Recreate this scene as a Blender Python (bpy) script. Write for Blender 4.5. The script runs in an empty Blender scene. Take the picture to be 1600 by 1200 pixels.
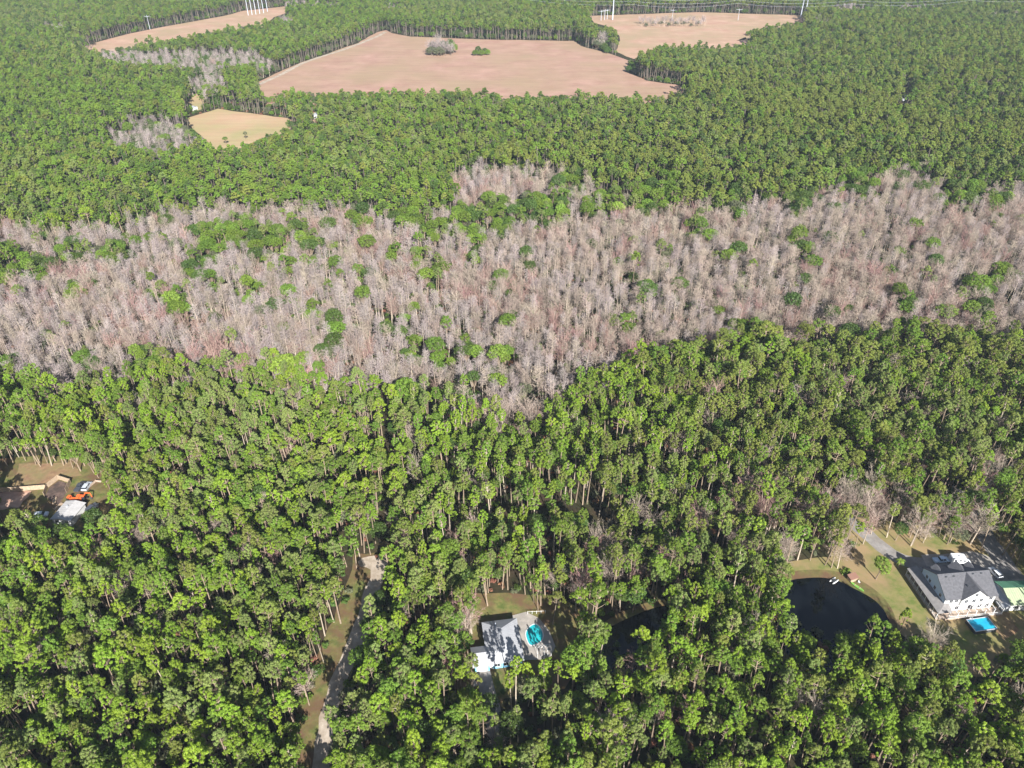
import bpy, bmesh, math, random
import numpy as np
from mathutils import Vector, Matrix

# ------------------------------------------------------------------ camera, sky, sun
F, TH, H = 1198.0, math.radians(34.4), 180.0
CT, ST = math.cos(TH), math.sin(TH)
sc = bpy.context.scene
COL = sc.collection
cam = bpy.data.cameras.new("camera"); camo = bpy.data.objects.new("camera", cam); COL.objects.link(camo)
camo.location = (0, 0, H); camo.rotation_euler = (math.pi/2 - TH, 0, 0)
cam.sensor_width = 36; cam.lens = 36*F/1600; cam.clip_start = 1; cam.clip_end = 20000
sc.camera = camo
SUN_AZ, SUN_EL = math.radians(-17.5), math.radians(32)      # direction the shadows fall / height of the sun
w = bpy.data.worlds.new("World"); sc.world = w; w.use_nodes = True
nt = w.node_tree; nt.nodes.clear()
sky = nt.nodes.new("ShaderNodeTexSky"); sky.sky_type = 'NISHITA'; sky.sun_disc = False
sky.sun_elevation = SUN_EL; sky.sun_rotation = math.pi + SUN_AZ
bg = nt.nodes.new("ShaderNodeBackground"); bg.inputs[1].default_value = 0.06
wo = nt.nodes.new("ShaderNodeOutputWorld")
nt.links.new(sky.outputs[0], bg.inputs[0]); nt.links.new(bg.outputs[0], wo.inputs[0])
sl = bpy.data.lights.new("sun", 'SUN'); sl.energy = 5.0; sl.angle = math.radians(0.5); sl.color = (1, .97, .925)
so = bpy.data.objects.new("sun", sl); COL.objects.link(so)
d = Vector((math.sin(SUN_AZ)*math.cos(SUN_EL), math.cos(SUN_AZ)*math.cos(SUN_EL), -math.sin(SUN_EL)))
so.rotation_euler = d.to_track_quat('-Z', 'Y').to_euler(); so.location = (0, -50, 300)
sc.view_settings.view_transform = 'Standard'; sc.view_settings.look = 'None'
sc.view_settings.exposure = 1.32; sc.view_settings.gamma = 1
sc.cycles.max_bounces = 6; sc.cycles.diffuse_bounces = 3; sc.cycles.glossy_bounces = 2
sc.cycles.transmission_bounces = 3; sc.cycles.transparent_max_bounces = 6; sc.cycles.volume_bounces = 0

# the photograph's 1600x1200 grid <-> the ground (a camera survey of where things stand)
def G(x, y, z=0.0):
    v = y-600; t = (H-z)/(F*ST+v*CT)
    return ((x-800)*t, (F*CT-v*ST)*t)
def P(X, Y, Z):
    dz = H-Z; dep = Y*CT+dz*ST
    return 800+F*X/dep, 600+F*(dz*CT-Y*ST)/dep

rs = np.random.RandomState(7); random.seed(7)

# ------------------------------------------------------------------ materials
def mat(name, col, rough=.8, spec=.2, jit=0, noise=None, trans=0, metal=0, jhue=0):
    m = bpy.data.materials.new(name); m.use_nodes = True
    n = m.node_tree; b = n.nodes["Principled BSDF"]
    b.inputs["Roughness"].default_value = rough; b.inputs["Metallic"].default_value = metal
    b.inputs["Specular IOR Level"].default_value = spec
    b.inputs["Base Color"].default_value = (*col, 1)
    src = None
    def L(a, c): n.links.new(a, c)
    if noise:
        c2, scale, c3 = noise
        tc = n.nodes.new("ShaderNodeTexCoord"); t = n.nodes.new("ShaderNodeTexNoise")
        t.inputs["Scale"].default_value = scale; t.inputs["Detail"].default_value = 8; t.inputs["Roughness"].default_value = .65
        L(tc.outputs["Object"], t.inputs["Vector"])
        r = n.nodes.new("ShaderNodeValToRGB"); r.color_ramp.elements[0].position = .33; r.color_ramp.elements[1].position = .67
        r.color_ramp.elements[0].color = (*col, 1); r.color_ramp.elements[1].color = (*c2, 1)
        if c3: e = r.color_ramp.elements.new(.5); e.color = (*c3, 1)
        L(t.outputs["Fac"], r.inputs[0]); src = r.outputs[0]
    if jit or jhue:
        oi = n.nodes.new("ShaderNodeObjectInfo"); h = n.nodes.new("ShaderNodeHueSaturation")
        mr = n.nodes.new("ShaderNodeMapRange"); mr.inputs[3].default_value = 1-jit; mr.inputs[4].default_value = 1+jit
        L(oi.outputs["Random"], mr.inputs[0]); L(mr.outputs[0], h.inputs["Value"])
        if jhue:
            mu = n.nodes.new("ShaderNodeMath"); mu.operation = 'MULTIPLY'; mu.inputs[1].default_value = 7.31
            fr = n.nodes.new("ShaderNodeMath"); fr.operation = 'FRACT'
            m2 = n.nodes.new("ShaderNodeMapRange"); m2.inputs[3].default_value = .5-jhue; m2.inputs[4].default_value = .5+jhue
            L(oi.outputs["Random"], mu.inputs[0]); L(mu.outputs[0], fr.inputs[0]); L(fr.outputs[0], m2.inputs[0]); L(m2.outputs[0], h.inputs["Hue"])
        if src: L(src, h.inputs["Color"])
        else: h.inputs["Color"].default_value = (*col, 1)
        src = h.outputs[0]
    if src: L(src, b.inputs["Base Color"])
    if trans:
        tr = n.nodes.new("ShaderNodeBsdfTranslucent"); mx = n.nodes.new("ShaderNodeMixShader"); mx.inputs[0].default_value = trans
        tr.inputs[0].default_value = (*[min(1, c*1.25) for c in col], 1)
        if src: L(src, tr.inputs[0])
        L(b.outputs[0], mx.inputs[1]); L(tr.outputs[0], mx.inputs[2])
        L(mx.outputs[0], n.nodes["Material Output"].inputs[0])
    return m

LEAF = {
 'vivid': mat('needles_bright_green', (.178, .268, .022), .6, .25, .22, None, .3, jhue=.012),
 'mid':   mat('needles_green', (.128, .204, .024), .6, .25, .22, None, .3, jhue=.012),
 'olive': mat('needles_olive', (.160, .198, .036), .6, .25, .22, None, .3, jhue=.014),
 'pale':  mat('needles_grey_green', (.155, .200, .052), .7, .2, .2, None, .25, jhue=.012),
 'dark':  mat('leaves_dark_green', (.068, .115, .020), .5, .3, .22, None, .25, jhue=.012),
 'lime':  mat('leaves_lime', (.190, .290, .040), .6, .25, .15, None, .3, jhue=.012),
 'dull':  mat('leaves_dull_grey', (.120, .130, .070), .7, .2, .2, None, .2, jhue=.015),
 'rust':  mat('leaves_rust', (.210, .100, .060), .7, .2, .2, None, .2, jhue=.015),
}
BARK = mat('pine_bark', (.30, .235, .17), .9, .1, .2, ((.19, .14, .10), 1.2, None))
BARKD = mat('dark_bark', (.15, .125, .10), .9, .1, .2)
BARKP = mat('pale_bark', (.44, .38, .30), .9, .1, .2, ((.30, .24, .18), 1.2, None))
TWIG = {
 'grey': mat('twigs_grey', (.315, .265, .250), .9, .1, .22, None, .0, jhue=.02),
 'tan':  mat('twigs_tan', (.320, .260, .212), .9, .1, .22, None, .0, jhue=.02),
 'rose': mat('twigs_rose', (.310, .200, .172), .9, .1, .2, None, .0, jhue=.02),
}

# ------------------------------------------------------------------ mesh helpers
class MB:
    def __init__(s): s.v = []; s.f = []; s.m = []
    def add(s, vs, fs, mi=0):
        o = len(s.v); s.v += [tuple(map(float, a)) for a in vs]; s.f += [tuple(i+o for i in a) for a in fs]; s.m += [mi]*len(fs)
    def box(s, x0, x1, y0, y1, z0, z1, mi=0):
        s.add([(x0,y0,z0),(x1,y0,z0),(x1,y1,z0),(x0,y1,z0),(x0,y0,z1),(x1,y0,z1),(x1,y1,z1),(x0,y1,z1)],
              [(3,2,1,0),(4,5,6,7),(0,1,5,4),(1,2,6,5),(2,3,7,6),(3,0,4,7)], mi)
    def tube(s, pts, rads, n=6, mi=0, cap=True):
        pts = [Vector(p) for p in pts]; o = len(s.v)
        for k, p in enumerate(pts):
            t = (pts[min(k+1, len(pts)-1)]-pts[max(k-1, 0)]).normalized()
            a = t.orthogonal().normalized() if abs(t.z) < .95 else Vector((1, 0, 0)); a = (a - t*a.dot(t)).normalized(); b = t.cross(a)
            for i in range(n):
                an = 2*math.pi*i/n; s.v.append(tuple(p+(a*math.cos(an)+b*math.sin(an))*rads[k]))
        for k in range(len(pts)-1):
            for i in range(n):
                j = (i+1) % n; s.f.append((o+k*n+i, o+k*n+j, o+(k+1)*n+j, o+(k+1)*n+i)); s.m.append(mi)
        if cap:
            s.f.append(tuple(o+i for i in range(n))[::-1]); s.m.append(mi)
            s.f.append(tuple(o+(len(pts)-1)*n+i for i in range(n))); s.m.append(mi)
    def slab(s, top, th=.18, mi=0):
        """closed slab under a 3D polygon"""
        n = len(top); vs = list(top)+[(a, b, c-th) for a, b, c in top]
        s.add(vs, [tuple(range(n)), tuple(range(2*n-1, n-1, -1))]+[((i+1) % n, i, n+i, n+(i+1) % n) for i in range(n)], mi)
    def prism(s, poly, z0, z1, mi=0):
        n = len(poly); vs = [(a, b, z0) for a, b in poly]+[(a, b, z1) for a, b in poly]
        s.add(vs, [tuple(range(n))[::-1], tuple(range(n, 2*n))]+[(i, (i+1) % n, n+(i+1) % n, n+i) for i in range(n)], mi)
    def lathe(s, prof, n=16, c=(0,0), mi=0):
        o = len(s.v)
        for r, z in prof:
            for i in range(n): an = 2*math.pi*i/n; s.v.append((c[0]+r*math.cos(an), c[1]+r*math.sin(an), z))
        for k in range(len(prof)-1):
            for i in range(n):
                j = (i+1) % n; s.f.append((o+k*n+i, o+k*n+j, o+(k+1)*n+j, o+(k+1)*n+i)); s.m.append(mi)
    def mesh(s, name, mats, smooth=False):
        me = bpy.data.meshes.new(name); me.from_pydata(s.v, [], s.f)
        for m in (mats if isinstance(mats, (list, tuple)) else [mats]): me.materials.append(m)
        me.polygons.foreach_set('material_index', s.m)
        if smooth: me.polygons.foreach_set('use_smooth', [True]*len(s.f))
        me.update(); return me
    def obj(s, name, mats, parent=None, smooth=False, **k):
        o = bpy.data.objects.new(name, s.mesh(name, mats, smooth)); COL.objects.link(o)
        if parent: o.parent = parent
        for a, b in k.items(): o[a] = b
        return o
def tag(o, label=None, cat=None, group=None, kind=None):
    for k, v in (('label', label), ('category', cat), ('group', group), ('kind', kind)):
        if v: o[k] = v
    return o
def thing(name, label, cat, loc=(0,0,0), rz=0, group=None):
    o = bpy.data.objects.new(name, None); o.empty_display_size = .5; COL.objects.link(o)
    o.location = loc; o.rotation_euler = (0, 0, rz)
    return tag(o, label, cat, group)

# ------------------------------------------------------------------ tree prototypes
def leaf_arrays(cent, rad, n, size, r, flat=.8, up=.45, asp=.6):
    """n small leaf-tuft quads over each puff (numpy): returns verts, faces"""
    C = np.repeat(np.array(cent), n, 0); R = np.repeat(np.array(rad), n)
    d = r.normal(size=C.shape); d /= np.linalg.norm(d, axis=1)[:, None]
    d[:, 2] = np.where((d[:, 2] < 0) & (r.rand(len(d)) < .6), -d[:, 2], d[:, 2])
    q = C + d*(R*(.55+.5*r.rand(len(d))))[:, None]*np.array([1, 1, flat])
    nn = d + np.array([0, 0, up]) + r.normal(size=d.shape)*.45; nn /= np.linalg.norm(nn, axis=1)[:, None]
    t = np.cross(nn, r.normal(size=d.shape)); t /= np.linalg.norm(t, axis=1)[:, None]; b = np.cross(nn, t)
    sz = (size*(.6+.8*r.rand(len(d))))[:, None]
    V = np.stack([q-t*sz-b*sz*asp*.5, q+t*sz*.2-b*sz*asp, q+t*sz, q+t*sz*.1+b*sz*asp], 1).reshape(-1, 3)
    return V, np.arange(len(V)).reshape(-1, 4)
def add_np(mb, V, Fc, mi): mb.add(V.tolist(), Fc.tolist(), mi)

def trunk_pts(h, r, lean=.4):
    dx, dy = r.uniform(-lean, lean, 2); return [(dx*math.sin(3*t)*.5+dx*t*t, dy*t*t, h*t) for t in (0, .25, .5, .75, 1)]

def pine(seed, h, R, dep, npuff, nl, size=.30, form='dome', bark=None):
    """returns (trunk MB, crown MB)"""
    r = np.random.RandomState(seed); T = MB(); Cn = MB()
    tp = trunk_pts(h*.96, r); T.tube(tp, [.24, .2, .17, .13, .05], 6)
    top = np.array(tp[-1]); cents = []; rads = []
    gap = r.uniform(0, 6.28)
    for k in range(npuff):
        u = (k+.5)/npuff; an = k*2.39996+r.uniform(-.5, .5)
        if u > .35 and abs((an-gap+3.14) % 6.28-3.14) < .38: continue
        if form == 'dome': rr = R*math.sqrt(u)*(.72+.42*r.rand()); zz = h - dep*(.85*(rr/R)**2.0) - r.rand()*dep*.42
        elif form == 'oval': zz0 = u; rr = R*math.sin(math.pi*min(1, .12+.86*u))**.7*(.55+.5*r.rand()); zz = h-dep*zz0
        else: rr = R*(.2+.8*u)*(.6+.5*r.rand()); zz = h-dep*u
        c = np.array([tp[3][0]*.5+top[0]*.5+rr*math.cos(an), tp[3][1]*.5+top[1]*.5+rr*math.sin(an), zz-.3])
        cents.append(c); rads.append(r.uniform(.30, .70)*(R/2.7)**.5)
        if k % 2 == 0 and rr > .6:
            z0 = zz-1.0-rr*.25; f = max(0, min(1, z0/(h*.96))); i = min(3, int(f*4)); g = f*4-i
            a = np.array(tp[i])*(1-g)+np.array(tp[i+1])*g
            T.tube([a, (a+c)/2+np.array([0, 0, -.1]), c], [.07, .05, .02], 3, cap=False)
    V, Fc = leaf_arrays(cents, rads, nl, size, r); add_np(Cn, V, Fc, 0)
    return T, Cn

def broad(seed, h, R, dep, npuff, nl, size=.28):
    r = np.random.RandomState(seed); T = MB(); Cn = MB()
    tp = trunk_pts(h*.7, r, .6); T.tube(tp, [.32, .26, .2, .14, .06], 6); cents = []; rads = []
    for k in range(npuff):
        u = (k+.5)/npuff; an = k*2.39996; th = math.acos(1-1.35*u)
        rr = R*math.sin(th)*(.85+.25*r.rand()); zz = h-dep*.5+dep*.5*math.cos(th)*(.9+.2*r.rand())
        c = np.array([rr*math.cos(an), rr*math.sin(an), zz-.4]); cents.append(c); rads.append(r.uniform(.75, 1.25)*(R/3.2))
        if k % 3 == 0: T.tube([tp[2], np.array(tp[3])*.4+c*.6, c], [.12, .07, .02], 3, cap=False)
    V, Fc = leaf_arrays(cents, rads, nl, size, r, .85, .3); add_np(Cn, V, Fc, 0)
    return T, Cn

def bare(seed, h, R, form='cypress', nb=30, nt=8, wd=.030):
    """leafless tree: pale trunk, limbs and fans of fine twigs"""
    r = np.random.RandomState(seed); T = MB(); Cn = MB()
    tp = trunk_pts(h, r, .35); T.tube(tp, [.21, .17, .13, .085, .02], 6)
    for k in range(nb):
        u = (k+.5)/nb; an = k*2.39996+r.uniform(-.5, .5)
        if form == 'cypress': f = .50+.47*u; L = R*(1.15-.5*u)*(.65+.55*r.rand()); rise = .3+.35*u
        else: f = .30+.45*u; L = R*(1.25-.3*u)*(.75+.4*r.rand()); rise = .75+.9*u
        i = min(3, int(f*4)); g = f*4-i; a = np.array(tp[i])*(1-g)+np.array(tp[i+1])*g
        e = a+np.array([math.cos(an)*L, math.sin(an)*L, L*rise]); mid = (a+e)/2+r.normal(size=3)*.15
        Cn.tube([a, mid, e], [.05, .036, .012], 3, cap=False)
        for j in range(nt):
            s = .2+.8*r.rand(); q = (a*(1-s)+e*s) if s < .5 else (mid*(2-2*s)+e*(2*s-1))
            dd = r.normal(size=3)*.7+(e-a)/max(.1, L)*.8+np.array([0, 0, .35]); dd /= np.linalg.norm(dd)
            ln = r.uniform(.7, 1.5)*(R/2.2)**.5; sd = np.cross(dd, r.normal(size=3)); sd /= np.linalg.norm(sd)
            b1 = q+dd*ln; m1 = q+dd*ln*.45
            Cn.add([q-sd*wd, q+sd*wd, b1], [(0, 1, 2)])
            for q2 in range(3):
                d2 = dd+r.normal(size=3)*.6; d2 /= np.linalg.norm(d2); s2 = np.cross(d2, r.normal(size=3)); s2 /= np.linalg.norm(s2)
                b2 = m1+d2*ln*.7; Cn.add([m1-s2*wd*.75, m1+s2*wd*.75, b2], [(0, 1, 2)])
    return T, Cn

PROTO = {}   # kind -> list of (trunk mesh, crown mesh, joined mesh)
def reg(kind, tc, bark, leafmat):
    T, Cn = tc; J = MB(); J.add(T.v, T.f, 0); J.add(Cn.v, Cn.f, 1)
    PROTO.setdefault(kind, []).append((T.mesh('trunk', bark), Cn.mesh('crown', leafmat), J.mesh(kind, [bark, leafmat])))
for tone in ('vivid', 'mid', 'olive', 'pale'):
    for k in range(5):
        reg('pine_'+tone, pine(10+k*7+len(tone), 15.6+.75*k, 2.15+.22*((k*2) % 5), 4.3+.3*(k % 3), 46, 46, .19), BARK, LEAF[tone])
    for k in range(3):
        reg('slim_'+tone, pine(60+k*5+len(tone), 15.5+1.2*k, 1.75+.12*k, 5.2, 42, 46, .20, form='oval'), BARKP if k == 1 else BARK, LEAF[tone])
for tone in ('mid', 'olive', 'dark', 'pale'):
    for k in range(3): reg('far_'+tone, pine(80+k*5+len(tone), 16.0+1.5*k, 2.2, 4.4, 30, 40, .30), BARKD, LEAF[tone])  # shade among the far trunks is put into their darker bark
for k in range(2): reg('low_dull', broad(140+k, 8, 3.9, 7.5, 40, 60, .3), BARKD, LEAF['dull']); reg('low_dark', broad(150+k, 8.5, 3.8, 8, 40, 60, .3), BARKD, LEAF['dark']); reg('low_mid', broad(160+k, 7.5, 3.4, 7, 36, 60, .3), BARKD, LEAF['mid'])
for k in range(2): reg('bare_low', bare(240+k, 9.5+k, 3.2, 'round', 44, 12), BARKD, TWIG['grey'])
for k in range(3): reg('oak_dark', broad(100+k, 12.5+k, 3.3+.3*k, 5, 34, 60), BARK, LEAF['dark'])
for k in range(3): reg('oak_mid', broad(110+k, 13.5+k, 3.2+.3*k, 5, 32, 60), BARK, LEAF['mid'])
for k in range(2): reg('oak_lime', broad(120+k, 12+k, 3.0, 5, 30, 60), BARK, LEAF['lime'])
for k in range(2): reg('oak_dull', broad(130+k, 10+k, 3.2, 5, 30, 55), BARK, LEAF['dull'])
for k in range(4): reg('bare_grey', bare(200+k, 10.8+1.3*k, 1.5+.14*k), BARKP, TWIG['grey'])
for k in range(4): reg('bare_tan', bare(210+k, 10.4+1.4*k, 1.6+.17*k), BARKP, TWIG['tan'])
for k in range(2): reg('bare_rose', bare(220+k, 13+k, 2.6, 'round', 30, 10), BARKP, TWIG['rose'])
for k in range(2): reg('bare_round', bare(230+k, 13+k, 3.0, 'round', 36, 11), BARKP, TWIG['tan'])
def bush(seed, R, leaf, kind):
    r = np.random.RandomState(seed); B = MB(); n = 7
    cents = [np.array([r.uniform(-R, R)*.7, r.uniform(-R, R)*.7, R*.45+r.rand()*R*.4]) for _ in range(n)]
    V, Fc = leaf_arrays(cents, [R*.55]*n, 26, .26, r); add_np(B, V, Fc, 0); m = B.mesh(kind, leaf)
    PROTO.setdefault(kind, []).append((None, m, m))
bush(1, 1.1, LEAF['dark'], 'bush'); bush(2, 1.3, LEAF['dull'], 'bush'); bush(3, 1.0, LEAF['rust'], 'bush'); bush(4, 1.2, LEAF['mid'], 'bush'); bush(5, 1.6, LEAF['dark'], 'bush')

# ------------------------------------------------------------------ where things grow (photo survey)
def inpoly(px, py, poly):
    r = np.zeros(px.shape, bool); n = len(poly)
    for i in range(n):
        x1, y1 = poly[i]; x2, y2 = poly[(i+1) % n]
        if y1 == y2: continue
        c = ((y1 > py) != (y2 > py)) & (px < (x2-x1)*(py-y1)/(y2-y1)+x1); r ^= c
    return r
FIELD_A = [(398,130),(470,98),(505,86),(560,67),(575,58),(590,50),(604,47),(612,52),(640,57),(760,62),(900,64),(908,72),(960,86),(985,96),(978,112),(1010,126),(1060,133),(1085,142),(1010,152),(900,146),(790,150),(765,142),(640,140),(520,144),(440,140),(415,150)]
FIELD_B = [(918,25),(1090,19),(1255,24),(1262,31),(1195,41),(1150,48),(1165,58),(1182,66),(1125,72),(1090,70),(1040,68),(1010,76),(988,92),(962,80),(970,60),(958,44),(930,36)]
FIELD_C = [(98,70),(150,76),(230,64),(330,47),(400,36),(428,27),(448,20),(446,10),(380,17),(350,25),(250,43),(200,53),(150,66)]
FIELD_D = [(285,187),(340,170),(466,187),(436,201),(388,223),(335,232),(318,215),(298,198)]
CLEAR = [FIELD_A, FIELD_B, FIELD_C, FIELD_D,
  # track, yards, ponds and drives the photograph shows open
  [(560,874),(600,870),(602,885),(590,905),(574,940),(562,985),(547,1030),(530,1070),(519,1108),(513,1150),(509,1200),(466,1200),(469,1150),(482,1108),(497,1062),(511,1030),(525,1000),(540,950),(556,905),(562,888)],
  [(598,640),(606,640),(609,760),(604,870),(596,870),(599,760)],
  [(736,968),(785,950),(860,958),(862,990),(868,1022),(820,1030),(790,1048),(782,1056),(772,1088),(758,1088),(738,1052),(735,1010)],
  [(775,938),(830,935),(838,955),(776,958)], [(862,960),(890,948),(905,985),(900,1020),(868,1010)],
  [(946,982),(975,964),(1030,942),(1048,950),(1040,970),(1015,984),(980,995),(948,1006)],
  [(1222,905),(1262,898),(1300,898),(1330,912),(1352,920),(1370,940),(1376,958),(1340,972),(1300,986),(1265,978),(1236,958),(1226,930)],
  [(1215,893),(1300,888),(1335,902),(1300,905),(1222,905)],
  [(1325,812),(1345,825),(1372,845),(1405,860),(1440,850),(1515,856),(1530,862),(1545,845),(1560,870),(1600,900),(1600,955),(1560,990),(1512,995),(1470,975),(1440,970),(1410,960),(1380,940),(1365,920),(1370,890),(1362,865),(1340,835)],
  [(1470,985),(1490,990),(1520,1020),(1500,1010),(1470,995)],
  [(0,735),(40,722),(70,735),(100,730),(132,742),(160,750),(162,782),(138,790),(128,815),(98,820),(85,800),(60,784),(30,782),(0,786)],
  [(310,148),(322,160),(302,172),(292,160)], [(487,176),(500,178),(498,188),(486,186)], [(1408,148),(1422,150),(1420,160),(1405,158)],
  [(1515,118),(1570,125),(1568,128),(1515,121)], [(1168,170),(1172,170),(1150,262),(1144,262)], [(1462,130),(1600,170),(1600,173),(1460,133)], [(1300,60),(1303,60),(1240,120),(1236,120)], [(0,232),(140,226),(140,228),(0,235)], [(560,200),(900,215),(900,217),(560,202)],
  [(735,797),(900,792),(1015,801),(1015,810),(900,803),(740,805)],
]
BARE_BAND = [(-60,345),(0,342),(60,352),(130,352),(200,342),(280,322),(350,313),(450,318),(560,318),(600,328),(690,325),(715,298),(708,262),(740,243),(780,262),(850,248),(880,268),(960,288),(1080,318),(1150,312),(1250,300),(1300,290),(1360,270),(1440,262),(1500,290),(1560,282),(1660,300),(1660,520),(1600,520),(1500,505),(1440,500),(1380,510),(1300,515),(1220,522),(1150,512),(1100,532),(1000,545),(930,572),(890,600),(850,640),(800,655),(760,640),(700,610),(620,590),(560,602),(500,590),(440,562),(380,572),(330,575),(260,562),(200,572),(130,592),(60,592),(-60,560)]
# green trees standing in the leafless belt: (x, y, rx, ry)
GREEN = [(108,385,30,14),(175,385,25,14),(14,405,30,25),(55,405,30,15),(330,358,35,18),(375,348,25,22),(320,388,25,12),(412,368,30,20),(440,375,15,10),(466,350,17,14),(486,372,12,14),(483,395,9,12),(290,408,14,12),(327,428,12,12),(388,432,13,9),(110,438,12,7),(449,419,8,7),(450,402,7,6),(277,466,18,12),(285,450,10,12),(486,472,6,7),(521,500,9,10),(223,545,22,20),(250,556,14,12),(125,550,15,15),(20,555,20,12),(466,553,16,12),(496,540,14,10),(520,540,10,10),
 (645,334,30,16),(675,348,22,18),(732,327,30,16),(766,317,25,14),(732,348,25,14),(740,378,13,14),(614,385,10,14),(655,385,13,14),(786,341,20,16),(827,317,20,25),(867,314,22,25),(894,277,18,18),(854,330,30,10),(918,321,12,10),(952,304,25,18),(1002,300,20,20),(1036,294,30,25),(692,543,25,15),(732,526,12,18),(604,500,12,12),(797,540,12,18),(645,537,12,18),(986,496,14,10),(820,386,8,6),(1012,439,12,7),(1040,385,9,9),(844,523,5,7),(679,422,12,16),(567,415,10,12),(560,330,12,16),(690,600,26,12),(730,590,16,14),(640,600,20,14),
 (1252,371,16,11),(1151,381,11,8),(1394,413,13,8),(1570,412,20,14),(1522,439,18,10),(1532,466,18,12),(1549,429,10,10),(1171,500,20,12),(1195,510,14,12),(1333,508,14,9),(1414,462,13,10),(1151,304,16,22),(1252,310,18,16),(1343,280,25,16),(1509,294,35,20),(1560,307,16,12),(1436,353,8,6),(1090,348,14,12)]
# leafless trees standing in the green: (x, y, rx, ry)
BARES = [(310,92,115,18),(200,88,55,12),(325,127,30,18),(243,210,78,30),(185,253,14,6),(430,108,30,12),(500,92,18,6),(720,48,14,9),(448,30,20,6),(470,6,40,5),(1330,12,40,5),(1285,32,16,5),(1430,13,45,4),(1570,24,26,3),(510,6,30,4),(620,10,20,4),(90,40,30,4),(1050,36,50,7),(940,60,12,10),
 (1203,772,14,10),(1547,732,22,20),(1369,779,30,18),(1428,820,24,22),(1392,822,18,14),(1522,835,24,22),(1319,772,14,14),(1234,835,22,18),(1331,829,18,15),(1472,795,12,12),(1112,604,12,12),(1325,582,15,8),(1272,600,15,8),(1447,713,10,8),(1300,850,16,8),
 (697,835,9,9),(434,816,12,12),(760,832,9,9),(656,663,16,8),(700,607,14,12),(456,616,14,12),(431,588,12,12),(569,782,6,12),(20,715,40,16),(90,715,40,14),(960,940,9,30),(935,830,18,12),(1050,835,12,12),(1560,700,12,10),(1165,845,16,10),(1100,790,14,8),(880,790,20,7),(1010,795,16,7),(210,815,8,8),(330,805,7,8),(1445,995,34,16)]
YARD_A = [(700,930),(775,925),(870,930),(905,950),(915,1020),(880,1075),(790,1090),(775,1130),(745,1130),(700,1060),(690,990)]
YARD_B = [(1300,800),(1420,820),(1560,820),(1600,850),(1700,980),(1620,1050),(1500,1060),(1430,1010),(1370,960),(1200,905),(1190,885),(1300,870)]
YARD_C = [(-40,720),(60,712),(120,716),(180,735),(195,800),(150,830),(80,830),(-40,815)]
def cls(X, Y, r):
    n = len(X); x, y = P(X, Y, 13.0); lab = np.array(['pine']*n, dtype=object)
    band = inpoly(x, y+4*np.sin(x/17)+3*np.sin(x/6), BARE_BAND); lab[band] = 'bare'
    for (a, b, c, e) in BARES: lab[((x-a)/c)**2+((y-b)/e)**2 < 1.0+.3*(r.rand(n)-.5)] = 'bare'
    mixed = inpoly(x, y, [(1080,750),(1560,740),(1620,860),(1300,875),(1180,862),(1060,800)]) | inpoly(x, y, [(880,800),(1060,800),(1060,850),(900,930),(860,900)]); lab[(lab == 'pine') & mixed & (r.rand(n) < .22)] = 'bare'
    for (a, b, c, e) in GREEN: lab[((x-a)/c)**2+((y-b)/e)**2 < .75+.9*r.rand(n)] = 'green'
    # stragglers
    lab[(lab == 'bare') & (r.rand(n) < np.where((x < 750) | (y > 500), .055, .03))] = 'green'
    lab[(lab == 'pine') & (y > 560) & (r.rand(n) < .035)] = 'bare'
    return lab, x, y
LIT = [(-8.5, 128.5, 4), (-6, 128.5, 4), (-8, 126, 3), (-7, 138, 3), (-5, 136, 4), (-2, 140, 4), (5.2, 140.5, 0), (6.5, 139, 0), (4, 144, 0), (-2.5, 126.5, 2),
  (124, 146, 4), (128, 146, 5), (132, 146, 6), (136, 146.6, 5), (139, 147, 4), (126, 148, 7), (130, 149, 8), (135, 149, 7), (138, 150, 7), (127, 145, 2), (134, 145, 2), (131, 140, 1), (134, 141, 1), (145, 149, 4), (149, 149, 4), (147, 153, 4), (120, 152, 3), (138, 165, 2), (142, 164, 0), (150, 170, 0),
  (-147, 187, 3), (-145, 184, 3), (-149, 184, 3), (-146, 190, 3), (-147, 193, 2), (-151, 199, 1), (-160, 200, 2),
  (112, 160, 0), (116, 155, 0), (117, 168, 0), (118, 150, 0), (-46, 165.5, 0), (-43, 165, 0), (-48.5, 164.5, 0), (-49, 98, 0),  (0, 147, 0), (5, 148, 0), (-7, 124, 0)]
def free(X, Y, hgt, fr=(0, .35, .7, 1.0), halfw=0.0):
    ok = np.ones(len(X), bool)
    for f in fr:
        for dx in ((0,) if halfw == 0 else (-halfw, halfw)):
            x, y = P(X+dx, Y, hgt*f)
            for pl in CLEAR: ok &= ~inpoly(x, y, pl)
    for f in (.78, .95):
        for (lx, ly, lz) in LIT:
            L_ = (hgt*f-lz)/math.tan(SUN_EL)
            if L_ > 0: ok &= np.hypot(X+math.sin(SUN_AZ)*L_-lx, Y+math.cos(SUN_AZ)*L_-ly) > 2.9
    return ok
def grid(s, y0, y1, r, jit=.42, margin=26, k=.70):
    ys = np.arange(y0, y1, s*.87); out = []
    for j, yy in enumerate(ys):
        hw = .668*(yy*CT+(H-10)*ST)+margin; xs = np.arange(-hw, hw, s)+(j % 2)*s/2
        out.append(np.stack([xs, np.full(len(xs), yy)], 1))
    a = np.concatenate(out); return (a+r.uniform(-jit, jit, a.shape)*s).T

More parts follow.
